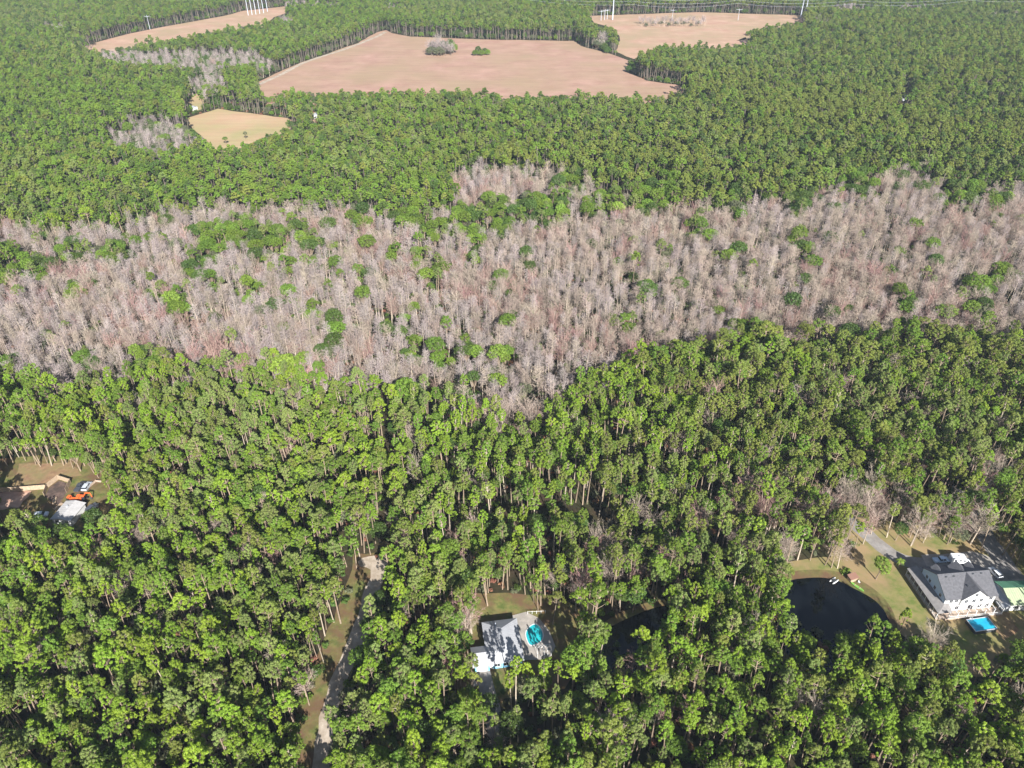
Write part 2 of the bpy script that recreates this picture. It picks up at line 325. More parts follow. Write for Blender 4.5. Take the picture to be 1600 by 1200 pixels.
kinds = []  # rows: kind, variant, X, Y, rot, scale
def pick(kind, X, Y, r, smin=.82, smax=1.15):
    n = len(X); v = r.randint(0, len(PROTO[kind]), n); rot = r.uniform(0, 6.283, n); s = r.uniform(smin, smax, n)
    return [(kind, v[i], X[i], Y[i], rot[i], s[i]) for i in range(n)]
def smooth_noise(X, Y, sc_, ph):
    return np.sin(X/sc_+ph)*np.cos(Y/sc_*1.3+ph*2)+.6*np.sin((X+Y)/sc_*1.9+ph*3)+.4*np.cos((X-1.7*Y)/sc_*2.7+ph)
TREES = []
# pines: near, loose umbrella crowns; far, close plantation
parts = []
for sp, ya, yb, fs in ((3.2, 845, 9999, .74), (3.95, 560, 845, .88), (4.7, -999, 560, 1.0)):
    X, Y = grid(sp, 62, 1420, rs); lab, x, y = cls(X, Y, rs); wob = 18*np.sin(x/60)+9*np.sin(x/23)
    k_ = (lab == 'pine') & (y+wob >= ya) & (y+wob < yb) & free(X, Y, 17.5); parts.append((X[k_], Y[k_], x[k_], y[k_]))
X, Y, x, y = [np.concatenate(q) for q in zip(*parts)]; keep = np.ones(len(X), bool)
# small natural gaps
keep &= ~((smooth_noise(X, Y, 9, 1.1) > np.where((x > 850) & (y > 850), 1.0, 1.35)) & (y > 560))
keep &= ~((rs.rand(len(X)) < .10) & (y > 850))
X, Y, x, y = X[keep], Y[keep], x[keep], y[keep]
nz = smooth_noise(X, Y, 38, .7); u = rs.rand(len(X)); nf = smooth_noise(X, Y, 95, 1.9)
u = np.clip(u+np.where(y < 340, .22*nf, .10*nf), 0, .999)
def tone_of(x, y, nz, u):
    t = np.where(u < .45, 'vivid', np.where(u < .75, 'mid', np.where(u < .9, 'olive', 'pale'))).astype(object)
    right = x+nz*120 > 900
    mid = (y < 900)
    t = np.where(right & mid, np.where(u < .60, 'olive', np.where(u < .85, 'mid', np.where(u < .94, 'vivid', 'pale'))), t)
    t = np.where((y < 340) & ~right, np.where(u < .50, 'mid', np.where(u < .68, 'dark', np.where(u < .92, 'olive', 'pale'))), t)
    t = np.where((y < 340) & right, np.where(u < .50, 'olive', np.where(u < .75, 'mid', np.where(u < .95, 'dark', 'pale'))), t)
    t = np.where((nz > .95) & (y > 500), np.where(u < .5, 'pale', t), t)
    return t
tn = tone_of(x, y, nz, u)
slim = rs.rand(len(X)) < np.where((x > 660) & (x < 1250) & (y > 620) & (y < 830), .85, np.where(y < 340, .55, .28))
for tone in ('vivid', 'mid', 'olive', 'pale', 'dark'):
    for sl_ in (False, True):
        m = (tn == tone) & (slim == sl_) & (y >= 330)
        if tone == 'dark': continue
        TREES += pick(('slim_' if sl_ else 'pine_')+tone, X[m], Y[m], rs, .68, 1.16)
    m = (tn == tone) & (y < 330)
    if tone == 'dark': m |= (tn == tone) & (y >= 330)
    TREES += pick('far_'+('mid' if tone == 'vivid' else tone), X[m], Y[m], rs, .86, 1.12)
# low scrub along and inside the far woods and in the leafless belt
X, Y = grid(9, 330, 1420, rs); lab, x, y = cls(X, Y, rs); keep = free(X, Y, 6) & (rs.rand(len(X)) < np.where(lab == 'bare', .55, np.where(y < 170, .9, .4))) & (y < 560)
X, Y = X[keep], Y[keep]; u = rs.rand(len(X))
for kd, a, b in (('low_dark', 0, .4), ('low_mid', .4, .75), ('low_dull', .75, 1)):
    m = (u >= a) & (u < b); TREES += pick(kd, X[m], Y[m], rs, .4, .75)
# understorey trees between pines
X, Y = grid(6.6, 62, 560, rs); lab, x, y = cls(X, Y, rs); keep = (lab == 'pine') & free(X, Y, 10) & (rs.rand(len(X)) < .55)
X, Y = X[keep], Y[keep]; u = rs.rand(len(X))
for kd, a, b in (('oak_dark', 0, .4), ('oak_dull', .4, .55), ('oak_mid', .55, 1)):
    m = (u >= a) & (u < b); TREES += pick(kd, X[m], Y[m], rs, .42, .85)
# leafless belt
X, Y = grid(3.45, 100, 1420, rs); lab, x, y = cls(X, Y, rs); keep = (lab == 'bare') & free(X, Y, 15) & (rs.rand(len(X)) > np.where(smooth_noise(X, Y, 7, 3.1) > .7, .6, .10))
X, Y, x, y = X[keep], Y[keep], x[keep], y[keep]; nz = smooth_noise(X, Y, 30, 2.2); u = rs.rand(len(X))
kd = np.where(u < .08+.16*nz, 'bare_rose', np.where(u < np.where(x+nz*150 > 850, .35, .68), 'bare_grey', np.where(u < .93, 'bare_tan', 'bare_round'))).astype(object)
kd[(y > 620) & (u > .35)] = 'bare_round'
kd[(y > 620) & (u <= .35)] = 'bare_rose'
kd[(y < 260) & (u > .45)] = 'oak_dull'; kd[(y < 260) & (u > .72)] = 'low_dark'; kd[(y < 260) & (u < .3)] = 'bare_grey'; 
for k in set(kd): m = kd == k; TREES += pick(k, X[m], Y[m], rs, .66 if k != 'oak_dull' else .6, 1.12 if k != 'oak_dull' else .9)
# green clumps in the belt
X, Y = grid(5.0, 100, 1420, rs); lab, x, y = cls(X, Y, rs); keep = (lab == 'green') & free(X, Y, 13)
X, Y = X[keep], Y[keep]; u = rs.rand(len(X))
for kd_, a, b in (('oak_dark', 0, .2), ('oak_mid', .2, .5), ('oak_lime', .5, .55), ('oak_dull', .55, .65), ('pine_mid', .65, .85), ('pine_pale', .85, 1)):
    m = (u >= a) & (u < b); TREES += pick(kd_, X[m], Y[m], rs, .55, 1.05)
# undergrowth
X, Y = grid(3.2, 62, 800, rs); x, y = P(X, Y, 0.0); keep = free(X, Y, 2.0) & (rs.rand(len(X)) < .62+.3*smooth_noise(X, Y, 6, .4))
for pl_ in (YARD_A, YARD_B, YARD_C): keep &= ~(inpoly(x, y, pl_) & (rs.rand(len(X)) < .93))
SHRUBS = pick('bush', X[keep], Y[keep], rs, .6, 1.25)

# ------------------------------------------------------------------ single trees / stuff
FAMILY = {}
for k in PROTO:
    FAMILY[k] = 'pine_tree' if k[:4] in ('pine', 'slim', 'far_') else 'bare_tree' if k[:4] == 'bare' else 'oak_tree' if k[:3] in ('oak', 'low') else 'bush'
TONEW = {'vivid': 'bright green', 'mid': 'deep green', 'olive': 'olive green', 'pale': 'pale grey-green', 'dark': 'dark green', 'lime': 'lime green', 'dull': 'dull grey-green',
         'grey': 'grey', 'tan': 'tan', 'rose': 'reddish', 'round': 'round-headed tan', 'low': 'low grey'}
def where(x, y):
    if y > 1010:
        if x < 240: return 'in the bottom left corner'
        if x < 500: return 'bottom left of the dirt road'
        if x < 740: return 'between the dirt road and grey driveway'
        if x < 960: return 'in front of the turquoise pool house'
        if x < 1220: return 'below the smaller dark pond'
        if x < 1420: return 'below the larger dark pond'
        return 'at bottom right below the blue pool'
    if y > 860:
        if x < 560: return 'left of the turning circle'
        if x < 740: return 'right of the turning circle'
        if x < 940: return 'behind the turquoise pool house'
        if x < 1230: return 'between the two dark ponds'
        if x < 1410: return 'by the larger pond'
        return 'near the large house'
    if y > 660:
        if x < 200: return 'around the orange machinery yard'
        if x < 600: return 'left of the straight forest ride'
        if x < 1000: return 'right of the straight forest ride'
        return 'behind the large house'
    if y > 440:
        if x < 400: return 'at front left of the leafless belt'
        if x < 900: return 'at front middle of the leafless belt'
        return 'at front right of the leafless belt'
    if x < 560: return 'in the left part of the leafless belt'
    if x < 1050: return 'in the middle of the leafless belt'
    return 'in the right part of the leafless belt'
def shape_of(kind, X, Y, rot, s):
    y = P(X, Y, 13)[1]; wd = 1.0 if kind[:4] not in ('pine', 'slim', 'far_') else (.62+.28*abs(math.sin(rot*17))) if y > 845 else .88 if y > 560 else 1.12
    return (.07*math.sin(rot*37), .07*math.cos(rot*53)), (wd*s*(1+.15*math.sin(rot*71)), wd*s*(1+.15*math.cos(rot*91)), s*(1+.13*math.sin(rot*113)))
def size_word(s): return 'tall ' if s > 1.05 else 'small ' if s < .88 else ''
BYLABEL = {}
def place_tree(kind, v, X, Y, rot, s, label=None, group=None, name=None):
    fam = name or FAMILY[kind]; tm, cm, _ = PROTO[kind][v]
    x, y = P(X, Y, 12)
    if not label:
        tone = TONEW[kind.split('_')[1]]; size = size_word(s)
        body = {'pine_tree': 'round-crowned pine' if kind[:4] == 'pine' else 'narrow-crowned pine', 'bare_tree': 'leafless tree', 'oak_tree': 'broadleaf tree'}[FAMILY[kind]]
        label = f'{size}{tone} {body} {where(x, y)}'
        auto = True
        group = group or {'pine_tree': 'pines in the near forest', 'bare_tree': 'leafless trees', 'oak_tree': 'broadleaf trees among the pines'}[FAMILY[kind]]
    o = thing(fam, label, {'pine_tree': 'pine', 'bare_tree': 'bare tree', 'oak_tree': 'broadleaf tree'}.get(FAMILY[kind]), (X, Y, 0), rot, group); (lx_, ly_), sc3 = shape_of(kind, X, Y, rot, s); o.scale = sc3; o.rotation_euler = (lx_, ly_, rot)
    if 'auto' in locals(): BYLABEL.setdefault(label, []).append((x, o))
    a = bpy.data.objects.new('trunk', tm); COL.objects.link(a); a.parent = o
    b = bpy.data.objects.new('crown', cm); COL.objects.link(b); b.parent = o
    return o
def scatter(name, rows, label, cat):
    ks = sorted(set((r_[0], int(r_[1])) for r_ in rows)); idx = {k: i for i, k in enumerate(ks)}
    c = bpy.data.collections.new(name+'_kinds')
    for i, k in enumerate(ks):
        o = bpy.data.objects.new('%03d_%s' % (i, k[0]), PROTO[k[0]][k[1]][2]); c.objects.link(o)
    me = bpy.data.meshes.new(name); n = len(rows); me.vertices.add(n)
    me.vertices.foreach_set('co', np.array([(r_[2], r_[3], 0) for r_ in rows], dtype=np.float32).ravel())
    sh = [shape_of(r_[0], r_[2], r_[3], r_[4], r_[5]) for r_ in rows]
    a = me.attributes.new('rot', 'FLOAT_VECTOR', 'POINT'); a.data.foreach_set('vector', np.array([(h_[0][0], h_[0][1], r_[4]) for h_, r_ in zip(sh, rows)], dtype=np.float32).ravel())
    a = me.attributes.new('scl', 'FLOAT_VECTOR', 'POINT'); a.data.foreach_set('vector', np.array([h_[1] for h_ in sh], dtype=np.float32).ravel())
    a = me.attributes.new('idx', 'INT', 'POINT'); a.data.foreach_set('value', np.array([idx[(r_[0], int(r_[1]))] for r_ in rows], dtype=np.int32))
    o = bpy.data.objects.new(name, me); COL.objects.link(o); tag(o, label, cat, None, 'stuff')
    g = bpy.data.node_groups.new(name, 'GeometryNodeTree')
    g.interface.new_socket('Geometry', in_out='INPUT', socket_type='NodeSocketGeometry'); g.interface.new_socket('Geometry', in_out='OUTPUT', socket_type='NodeSocketGeometry')
    N = g.nodes.new; i_ = N('NodeGroupInput'); o_ = N('NodeGroupOutput'); ip = N('GeometryNodeInstanceOnPoints'); ci = N('GeometryNodeCollectionInfo')
    ci.inputs['Collection'].default_value = c; ci.inputs['Separate Children'].default_value = True; ci.inputs['Reset Children'].default_value = True
    ip.inputs['Pick Instance'].default_value = True
    def attr(nm, ty):
        q = N('GeometryNodeInputNamedAttribute'); q.data_type = ty; q.inputs['Name'].default_value = nm
        return [s for s in q.outputs if s.enabled][0]
    er = N('FunctionNodeEulerToRotation'); g.links.new(attr('rot', 'FLOAT_VECTOR'), er.inputs[0]); cs = attr('scl', 'FLOAT_VECTOR')
    g.links.new(i_.outputs[0], ip.inputs['Points']); g.links.new(ci.outputs[0], ip.inputs['Instance'])
    g.links.new(attr('idx', 'INT'), ip.inputs['Instance Index']); g.links.new(er.outputs[0], ip.inputs['Rotation']); g.links.new(cs, ip.inputs['Scale'])
    g.links.new(ip.outputs[0], o_.inputs[0]); md = o.modifiers.new('scatter', 'NODES'); md.node_group = g
    return o
fam_rows = {'pine_tree': [], 'bare_tree': [], 'oak_tree': []}
for t in TREES:
    X_, Y_ = t[2], t[3]; a, b = P(X_, Y_, 14); dep = Y_*CT+(H-14)*ST
    vis = -6 < a < 1606 and -6 < b < 1206
    fam_rows[FAMILY[t[0]]].append((dep/t[5] if vis else 1e9, t))
names = {'pine_tree': ('pine_forest', 'green pine forest reaching from the houses to the far fields', 'forest'),
         'bare_tree': ('leafless_wood', 'belt of pinkish grey leafless wood across the middle of the forest', 'forest'),
         'oak_tree': ('broadleaf_wood', 'broadleaf trees mixed through the far forest', 'forest')}
for fam, rows in fam_rows.items():
    rows.sort(key=lambda q: q[0]); ind = [t for d_, t in rows[:300] if d_ < 1e8]; rest = [t for _, t in rows[len(ind):]]
    for t in ind: place_tree(*t)
    scatter(names[fam][0], rest, names[fam][1], names[fam][2])
    print(fam, len(ind), len(rest))
ORD = ['first', 'second', 'third', 'fourth', 'fifth', 'sixth', 'seventh', 'eighth', 'ninth']
for lb, q in BYLABEL.items():     # few alike in one place: tell them apart by their order from the left
    if 1 < len(q) <= 9:
        for k, (x_, o_) in enumerate(sorted(q, key=lambda t: t[0])): o_['label'] = ('leftmost ' if k == 0 else 'rightmost ' if k == len(q)-1 else ORD[k]+' from left ')+lb
scatter('undergrowth', SHRUBS, 'dark scrub and palmetto on the forest floor under the pines', 'undergrowth')

# ------------------------------------------------------------------ ground
def sheet(name, poly, z, m, sub=0, kind='structure', rag=0.0, label=None, cat=None):
    pts = []
    n = len(poly)
    for i in range(n):
        a, b = Vector(poly[i]), Vector(poly[(i+1) % n]); k = max(1, int((b-a).length/sub)) if sub else 1
        for j in range(k):
            p = a.lerp(b, j/k); pts.append((p.x+random.uniform(-rag, rag), p.y+random.uniform(-rag, rag)))
    bm = bmesh.new(); vs = [bm.verts.new((p[0], p[1], z)) for p in pts]; f = bm.faces.new(vs)
    if f.calc_area() and f.normal.z < 0: bmesh.ops.reverse_faces(bm, faces=[f])
    bm.normal_update()
    if bm.faces[:][0].normal.z < 0: bmesh.ops.reverse_faces(bm, faces=bm.faces[:])
    bmesh.ops.triangulate(bm, faces=bm.faces[:])
    me = bpy.data.meshes.new(name); bm.to_mesh(me); bm.free(); me.materials.append(m)
    o = bpy.data.objects.new(name, me); COL.objects.link(o); return tag(o, label, cat, None, kind)
def gmat(name, c1, c2, c3, s1, s2, mix=.5, bump=0):
    m = bpy.data.materials.new(name); m.use_nodes = True; n = m.node_tree; b = n.nodes["Principled BSDF"]
    b.inputs["Roughness"].default_value = .95; b.inputs["Specular IOR Level"].default_value = .1
    tc = n.nodes.new("ShaderNodeTexCoord")
    def noi(s, det=6, mp=None):
        t = n.nodes.new("ShaderNodeTexNoise"); t.inputs["Scale"].default_value = s; t.inputs["Detail"].default_value = det; t.inputs["Roughness"].default_value = .62
        if mp:
            q = n.nodes.new("ShaderNodeMapping"); q.inputs["Scale"].default_value = mp; n.links.new(tc.outputs["Object"], q.inputs[0]); n.links.new(q.outputs[0], t.inputs["Vector"])
        else: n.links.new(tc.outputs["Object"], t.inputs["Vector"])
        return t.outputs["Fac"]
    def ramp(fac, a, c, p0=.38, p1=.62):
        r = n.nodes.new("ShaderNodeValToRGB"); r.color_ramp.elements[0].position = p0; r.color_ramp.elements[1].position = p1
        r.color_ramp.elements[0].color = (*a, 1); r.color_ramp.elements[1].color = (*c, 1); n.links.new(fac, r.inputs[0]); return r.outputs[0]
    a = ramp(noi(s1), c1, c2); mx = n.nodes.new("ShaderNodeMix"); mx.data_type = 'RGBA'
    f2 = ramp(noi(s2, 8), (0, 0, 0), (mix*1.6,)*3)
    n.links.new(f2, mx.inputs[0]); n.links.new(a, mx.inputs[6]); mx.inputs[7].default_value = (*c3, 1)
    # streaks left by mowing and ploughing
    st = ramp(noi(.02, 5, (1.2, 9, 1)), (.92,)*3, (1.05,)*3, .35, .65)
    m2 = n.nodes.new("ShaderNodeMix"); m2.data_type = 'RGBA'; m2.blend_type = 'MULTIPLY'; m2.inputs[0].default_value = 1
    n.links.new(mx.outputs[2], m2.inputs[6]); n.links.new(st, m2.inputs[7]); n.links.new(m2.outputs[2], b.inputs["Base Color"])
    return m
M_FLOOR = gmat('forest_floor', (.026, .019, .012), (.060, .042, .026), (.026, .034, .012), .25, .09)
M_FIELD = gmat('dry_field_grass', (.290, .168, .128), (.370, .230, .175), (.290, .205, .130), .045, .012, .6)
M_FIELD2 = gmat('pale_field_grass', (.340, .204, .145), (.410, .268, .192), (.300, .222, .135), .05, .02, .6)
M_FIELD3 = gmat('tan_pasture', (.370, .245, .150), (.430, .290, .190), (.290, .250, .120), .05, .025, .6)
M_LAWN = gmat('lawn', (.110, .140, .036), (.200, .180, .070), (.250, .180, .095), .35, .09, .75)
M_GRASS = gmat('rough_grass', (.170, .160, .055), (.080, .105, .028), (.130, .080, .045), .55, .16, .7)
M_SAND = gmat('sandy_dirt', (.450, .385, .315), (.330, .275, .215), (.220, .170, .120), .6, .2, .4)
M_DIRT = gmat('brown_dirt', (.260, .165, .095), (.190, .115, .070), (.170, .160, .065), .6, .2, .4)
M_GRAVEL = gmat('grey_drive', (.270, .250, .235), (.210, .200, .190), (.170, .150, .130), .8, .3, .4)
M_CONC = gmat('pale_concrete', (.360, .325, .285), (.290, .265, .235), (.240, .220, .195), .8, .3, .4)
g = MB(); g.add([(-9000, -3000, 0), (9000, -3000, 0), (9000, 14000, 0), (-9000, 14000, 0)], [(0, 1, 2, 3)]); tag(g.obj('ground', M_FLOOR), kind='structure')
def gp(poly, dy=0): return [G(x, y) for x, y in poly]
def ext(poly, near, d_):  # carry a field's near edge on under the crowns that hide it
    return [(x, y+d_) if (x, y) in near else (x, y) for x, y in poly]
nearA = {(1010,152),(900,146),(790,150),(765,142),(640,140),(520,144),(440,140),(415,150),(1085,142)}
sheet('field', gp(ext(FIELD_A, nearA, 26)), .03, M_FIELD, 12, rag=1.2)
nearB = {(1195,41),(1150,48),(1182,66),(1125,72),(1090,70),(1040,68),(1010,76)}
sheet('field', gp(ext(FIELD_B, nearB, 16)), .02, M_FIELD2, 14, rag=1.2)
nearC = {(98,70),(150,76),(230,64),(330,47),(400,36)}
sheet('field', gp(ext(FIELD_C, nearC, 14)), .02, M_FIELD2, 14, rag=1.0)
nearD = {(436,201),(388,223),(335,232)}
sheet('field', gp(ext(FIELD_D, nearD, 18)), .02, M_FIELD3, 8, rag=.8)
def strip(name, pts, wid, z, m, rag=.3, kind='structure', sub=3):
    L_, R_ = [], []; pts = [Vector(p) for p in pts]
    q = []
    for i in range(len(pts)-1):
        k = max(1, int((pts[i+1]-pts[i]).length/sub))
        for j in range(k): q.append(pts[i].lerp(pts[i+1], j/k))
    q.append(pts[-1])
    for _ in range(2): q = [q[0]]+[(q[i-1]+q[i]*2+q[i+1])/4 for i in range(1, len(q)-1)]+[q[-1]]
    B = MB(); vs = []
    for i, p in enumerate(q):
        t = (q[min(i+1, len(q)-1)]-q[max(i-1, 0)]).normalized(); nn = Vector((-t.y, t.x)); ww = wid/2+random.uniform(-rag, rag)
        vs += [(p.x+nn.x*ww, p.y+nn.y*ww, z), (p.x-nn.x*(wid/2+random.uniform(-rag, rag)), p.y-nn.y*ww, z)]
    B.add(vs, [(2*i, 2*i+1, 2*i+3, 2*i+2) for i in range(len(q)-1)]); return tag(B.obj(name, m), kind=kind)
# dirt road from the turning circle to the bottom edge
sheet('road_verge', gp([(552,865),(610,862),(615,890),(600,925),(588,960),(572,1000),(555,1045),(538,1085),(524,1120),(520,1160),(514,1260),(440,1260),(455,1180),(462,1110),(480,1060),(495,1025),(515,980),(530,940),(545,905)]), .012, M_GRASS, 3, rag=.5)
strip('dirt_road', gp([(588,868),(596,885),(588,905),(578,935),(566,975),(552,1015),(536,1050),(522,1085),(512,1120),(506,1160),(496,1220),(480,1300)]), 4.4, .03, M_SAND, .45)
sheet('turning_circle', gp([(558,878),(566,871),(590,868),(604,872),(606,882),(596,892),(580,890),(562,884)]), .036, M_SAND, 2, rag=.3)
strip('forest_ride', gp([(612,560),(604,650),(606,700),(602,760),(602,820),(592,866)]), 2.6, .012, M_FLOOR, .3)
strip('field_track', gp([(400,134),(440,116),(472,99),(500,89),(530,80),(560,69),(590,57),(602,50)]), 5.0, .05, M_SAND, .5)
# middle house yard
sheet('lawn', gp([(700,930),(775,925),(870,930),(905,950),(915,1020),(880,1075),(790,1090),(775,1130),(745,1130),(700,1060),(690,990)]), .012, M_GRASS, 3, rag=.5)
# large house yard
sheet('lawn', gp([(1300,800),(1420,820),(1560,820),(1600,850),(1700,980),(1620,1050),(1500,1060),(1430,1010),(1370,960),(1200,905),(1190,885),(1300,870)]), .012, M_LAWN, 3, rag=.6)
strip('driveway', gp([(1290,780),(1330,815),(1365,843),(1392,868),(1430,884),(1480,880),(1540,880)]), 5.2, .024, M_GRAVEL, .3)
sheet('driveway', gp([(1440,868),(1520,862),(1540,868),(1575,885),(1600,905),(1640,935),(1560,925),(1540,900),(1450,893)]), .028, M_CONC, 3, rag=.3)
strip('driveway', gp([(1500,760),(1530,820),(1548,850),(1572,885),(1590,905)]), 6.0, .032, M_GRAVEL, .3)
# left yard
sheet('yard', gp([(-40,720),(60,712),(120,716),(180,735),(195,800),(150,830),(80,830),(-40,815)]), .012, M_GRASS, 3, rag=.6)
sheet('yard', gp([(-40,772),(20,768),(50,768),(30,792),(5,796),(-40,800)]), .020, gmat('bare_soil', (.420,.260,.190), (.300,.170,.120), (.500,.340,.260), .8, .3, .5), 2, rag=.4)
sheet('yard', gp([(30,725),(110,722),(128,742),(100,748),(40,765),(20,760)]), .020, M_DIRT, 2, rag=.4)
# pale clearings far off
for pl in ([(306,146),(326,150),(318,170),(296,176),(290,160)], [(480,174),(502,176),(502,192),(470,192)], [(1396,140),(1424,146),(1424,162),(1400,162)], [(1512,118),(1572,124),(1570,132),(1512,126)]):
    sheet('clearing', gp(pl), .02, M_FIELD3, 5, rag=.6)
# ponds
M_WATER = bpy.data.materials.new('dark_pond_water'); M_WATER.use_nodes = True
b_ = M_WATER.node_tree.nodes["Principled BSDF"]; b_.inputs["Base Color"].default_value = (.003, .004, .005, 1); b_.inputs["Roughness"].default_value = .05; b_.inputs["Specular IOR Level"].default_value = .35
def blob(poly, n=3):
    q = [Vector(p) for p in poly]
    for _ in range(n):
        q = [w_ for i in range(len(q)) for w_ in (q[i].lerp(q[(i+1) % len(q)], .25), q[i].lerp(q[(i+1) % len(q)], .75))]
    return [tuple(p) for p in q]
sheet('pond_water', blob(gp([(1215,912),(1250,903),(1300,902),(1340,922),(1372,940),(1392,970),(1390,1020),(1330,1052),(1260,1050),(1215,1010),(1208,950)])), .03, M_WATER)
sheet('pond_water', blob(gp([(935,990),(975,968),(1035,944),(1065,950),(1070,1000),(1030,1050),(960,1060),(925,1030)])), .03, M_WATER)
sheet('pond_bank', blob(gp([(1205,900),(1250,890),(1300,890),(1345,905),(1385,935),(1405,975),(1400,1030),(1330,1062),(1250,1060),(1205,1020),(1198,950)])), .020, M_GRASS)
sheet('pond_bank', blob(gp([(925,985),(970,955),(1040,932),(1078,945),(1082,1005),(1035,1060),(955,1070),(915,1040)])), .020, M_GRASS)
# ------------------------------------------------------------------ buildings and things: materials
def pm(n, c, r=.6, s=.3, **k): return mat(n, c, r, s, 0, **k)
WHITE = pm('white_paint', (.60, .60, .59), .5, .3, noise=((.50, .50, .49), .9, None))
WROOF = pm('white_metal_roof', (.36, .365, .38), .5, .25, noise=((.29, .295, .31), .5, None))
SHING = pm('grey_shingles', (.115, .115, .125), .9, .2, noise=((.075, .075, .082), 1.5, None))
PORCHR = pm('porch_roof', (.25, .235, .225), .85, .2, noise=((.18, .17, .165), 1.2, None))
SKYB = pm('sky_blue_siding', (.20, .52, .80), .6, .3)
WHITE_SHADED = pm('white_siding_shaded', (.52, .62, .74), .6, .3)  # white walls, with the blue of their shade put into the colour
TRIM = pm('trim_white', (.62, .62, .61), .5, .3)
GLASS = pm('window_glass', (.02, .025, .035), .08, .6)
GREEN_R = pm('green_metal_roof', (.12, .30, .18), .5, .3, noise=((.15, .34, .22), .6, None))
LIME_R = pm('pale_green_roof', (.36, .42, .25), .5, .3, noise=((.29, .36, .22), .6, None))  # same green metal, with sunlight put into the paler colour
GREYW = pm('grey_siding', (.36, .37, .39), .8, .2)
WOOD = pm('weathered_wood', (.42, .32, .22), .9, .1, noise=((.28, .21, .15), 1.5, None))
DECK = pm('deck_boards', (.45, .36, .29), .85, .1, noise=((.30, .23, .18), 1.2, None))
TEAL = pm('pool_water', (.015, .30, .34), .08, .5, noise=((.02, .42, .44), .35, None))
BLUEP = pm('blue_pool_water', (.015, .24, .40), .08, .5, noise=((.02, .38, .50), .3, None))
DARKP = pm('dark_metal', (.05, .055, .06), .5, .4)
ORANGE = pm('orange_paint', (.75, .13, .03), .5, .4)
RUBBER = pm('black_rubber', (.02, .02, .02), .8, .2)
STEEL = pm('galvanised_steel', (.42, .45, .50), .45, .4)
POLEW = pm('pole_wood', (.40, .35, .28), .9, .1)
CARW = pm('white_car_paint', (.62, .64, .66), .2, .6)
CARD = pm('dark_car_paint', (.06, .065, .08), .2, .6)
CARW_SHADED = pm('white_car_paint_shaded', (.50, .62, .74), .2, .6)  # white paint tinted blue for the shade it stands in
REDP = pm('red_paint', (.50, .05, .03), .4, .4)
GRNP = pm('green_hull', (.16, .36, .06), .4, .4)
CHROME = pm('lamp_glass', (.8, .8, .8), .1, .8)

def lp(cx, cy, rot):   # local -> world not needed: parts are parented
    return dict(loc=(cx, cy, 0), rz=rot)
def win(parent, x0, x1, z0, z1, y, axis='y', sgn=-1):
    """one framed window standing 3 cm proud of a wall; its pane is a sub-part"""
    a = MB(); p = MB(); o1, o2 = sorted((y, y+sgn*.06)); q1, q2 = sorted((y, y+sgn*.03)); t = .1
    def bx(B, u0, u1, w0, w1, v0, v1): B.box(u0, u1, w0, w1, v0, v1) if axis == 'y' else B.box(w0, w1, u0, u1, v0, v1)
    for (u0, u1, v0, v1) in ((x0-t, x0, z0-t, z1+t), (x1, x1+t, z0-t, z1+t), (x0, x1, z1, z1+t), (x0, x1, z0-t, z0), ((x0+x1)/2-.03, (x0+x1)/2+.03, z0, z1)): bx(a, u0, u1, o1, o2, v0, v1)
    bx(p, x0, x1, q1, q2, z0, z1)
    w_ = a.obj('window', TRIM, parent); p.obj('pane', GLASS, w_); return w_
def ribs(B, p0, p1, up0, up1, n, mi=0):   # standing seams: from eave line p0-p1 up to ridge line up0-up1
    for k in range(1, n):
        a = Vector(p0).lerp(Vector(p1), k/n); b = Vector(up0).lerp(Vector(up1), k/n)
        B.tube([a+Vector((0, 0, .02)), b+Vector((0, 0, .02))], [.035, .035], 4, mi)

# ---- middle house: white metal roofs, sky blue walls
hm = thing('house', 'house with pale metal roofs and sky blue walls beside a turquoise pool', 'house', (-2, 134, 0), math.radians(8.5))
W_ = MB(); W_.box(-5.1, 3.9, -6.4, 6.5, 0, 2.8); W_.box(-9.0, -5.1, -6.8, -1.2, 0, 2.7)
W_.add([(-9.0, -6.8, 2.7), (-9.0, -1.2, 2.7), (-9.0, -4, 4.2)], [(0, 1, 2), (2, 1, 0)]); W_.obj('wall', SKYB, hm)
R1 = MB(); e = 2.85; A, B2, C2, D2 = (-5.6, 7, e), (4.4, 7, e), (4.4, -7, e), (-5.6, -7, e); Rn, Rs = (-.6, 2.4, 5.2), (-.6, -2.6, 5.2)
R1.slab([A, Rn, B2][::-1], .12); R1.slab([D2, Rs, Rn, A][::-1], .12); R1.slab([B2, Rn, Rs, C2][::-1], .12); R1.slab([C2, Rs, D2][::-1], .12)
ribs(R1, A, D2, Rn, Rs, 16); ribs(R1, B2, C2, Rn, Rs, 16); R1.obj('roof', WROOF, hm)
R2 = MB(); gx0, gx1 = -9.6, -3.9
R2.slab([(gx0, -7.3, 2.75), (gx1, -7.3, 2.75), (gx1+1.1, -4, 4.35), (gx0, -4, 4.35)], .12); R2.slab([(gx0, -4, 4.35), (gx1+1.1, -4, 4.35), (gx1, -.8, 2.75), (gx0, -.8, 2.75)], .12)
ribs(R2, (gx0, -7.3, 2.75), (gx1, -7.3, 2.75), (gx0, -4, 4.35), (gx1+.8, -4, 4.35), 10); R2.obj('garage_roof', WROOF, hm)
R3 = MB(); R3.slab([(-5.75, 3.2, 3.0), (-5.75, 1.4, 3.0), (-3.2, 2.3, 4.05)][::1], .08); R3.obj('dormer_roof', WROOF, hm)
g1 = MB(); g1.box(-8.5, -5.7, -6.86, -6.8, 0, 2.2); g1.obj('garage_door', TRIM, hm)
p1 = MB(); p1.box(-9.0, -5.1, -6.9, -6.82, 2.32, 2.6); p1.obj('fascia', SKYB, hm)
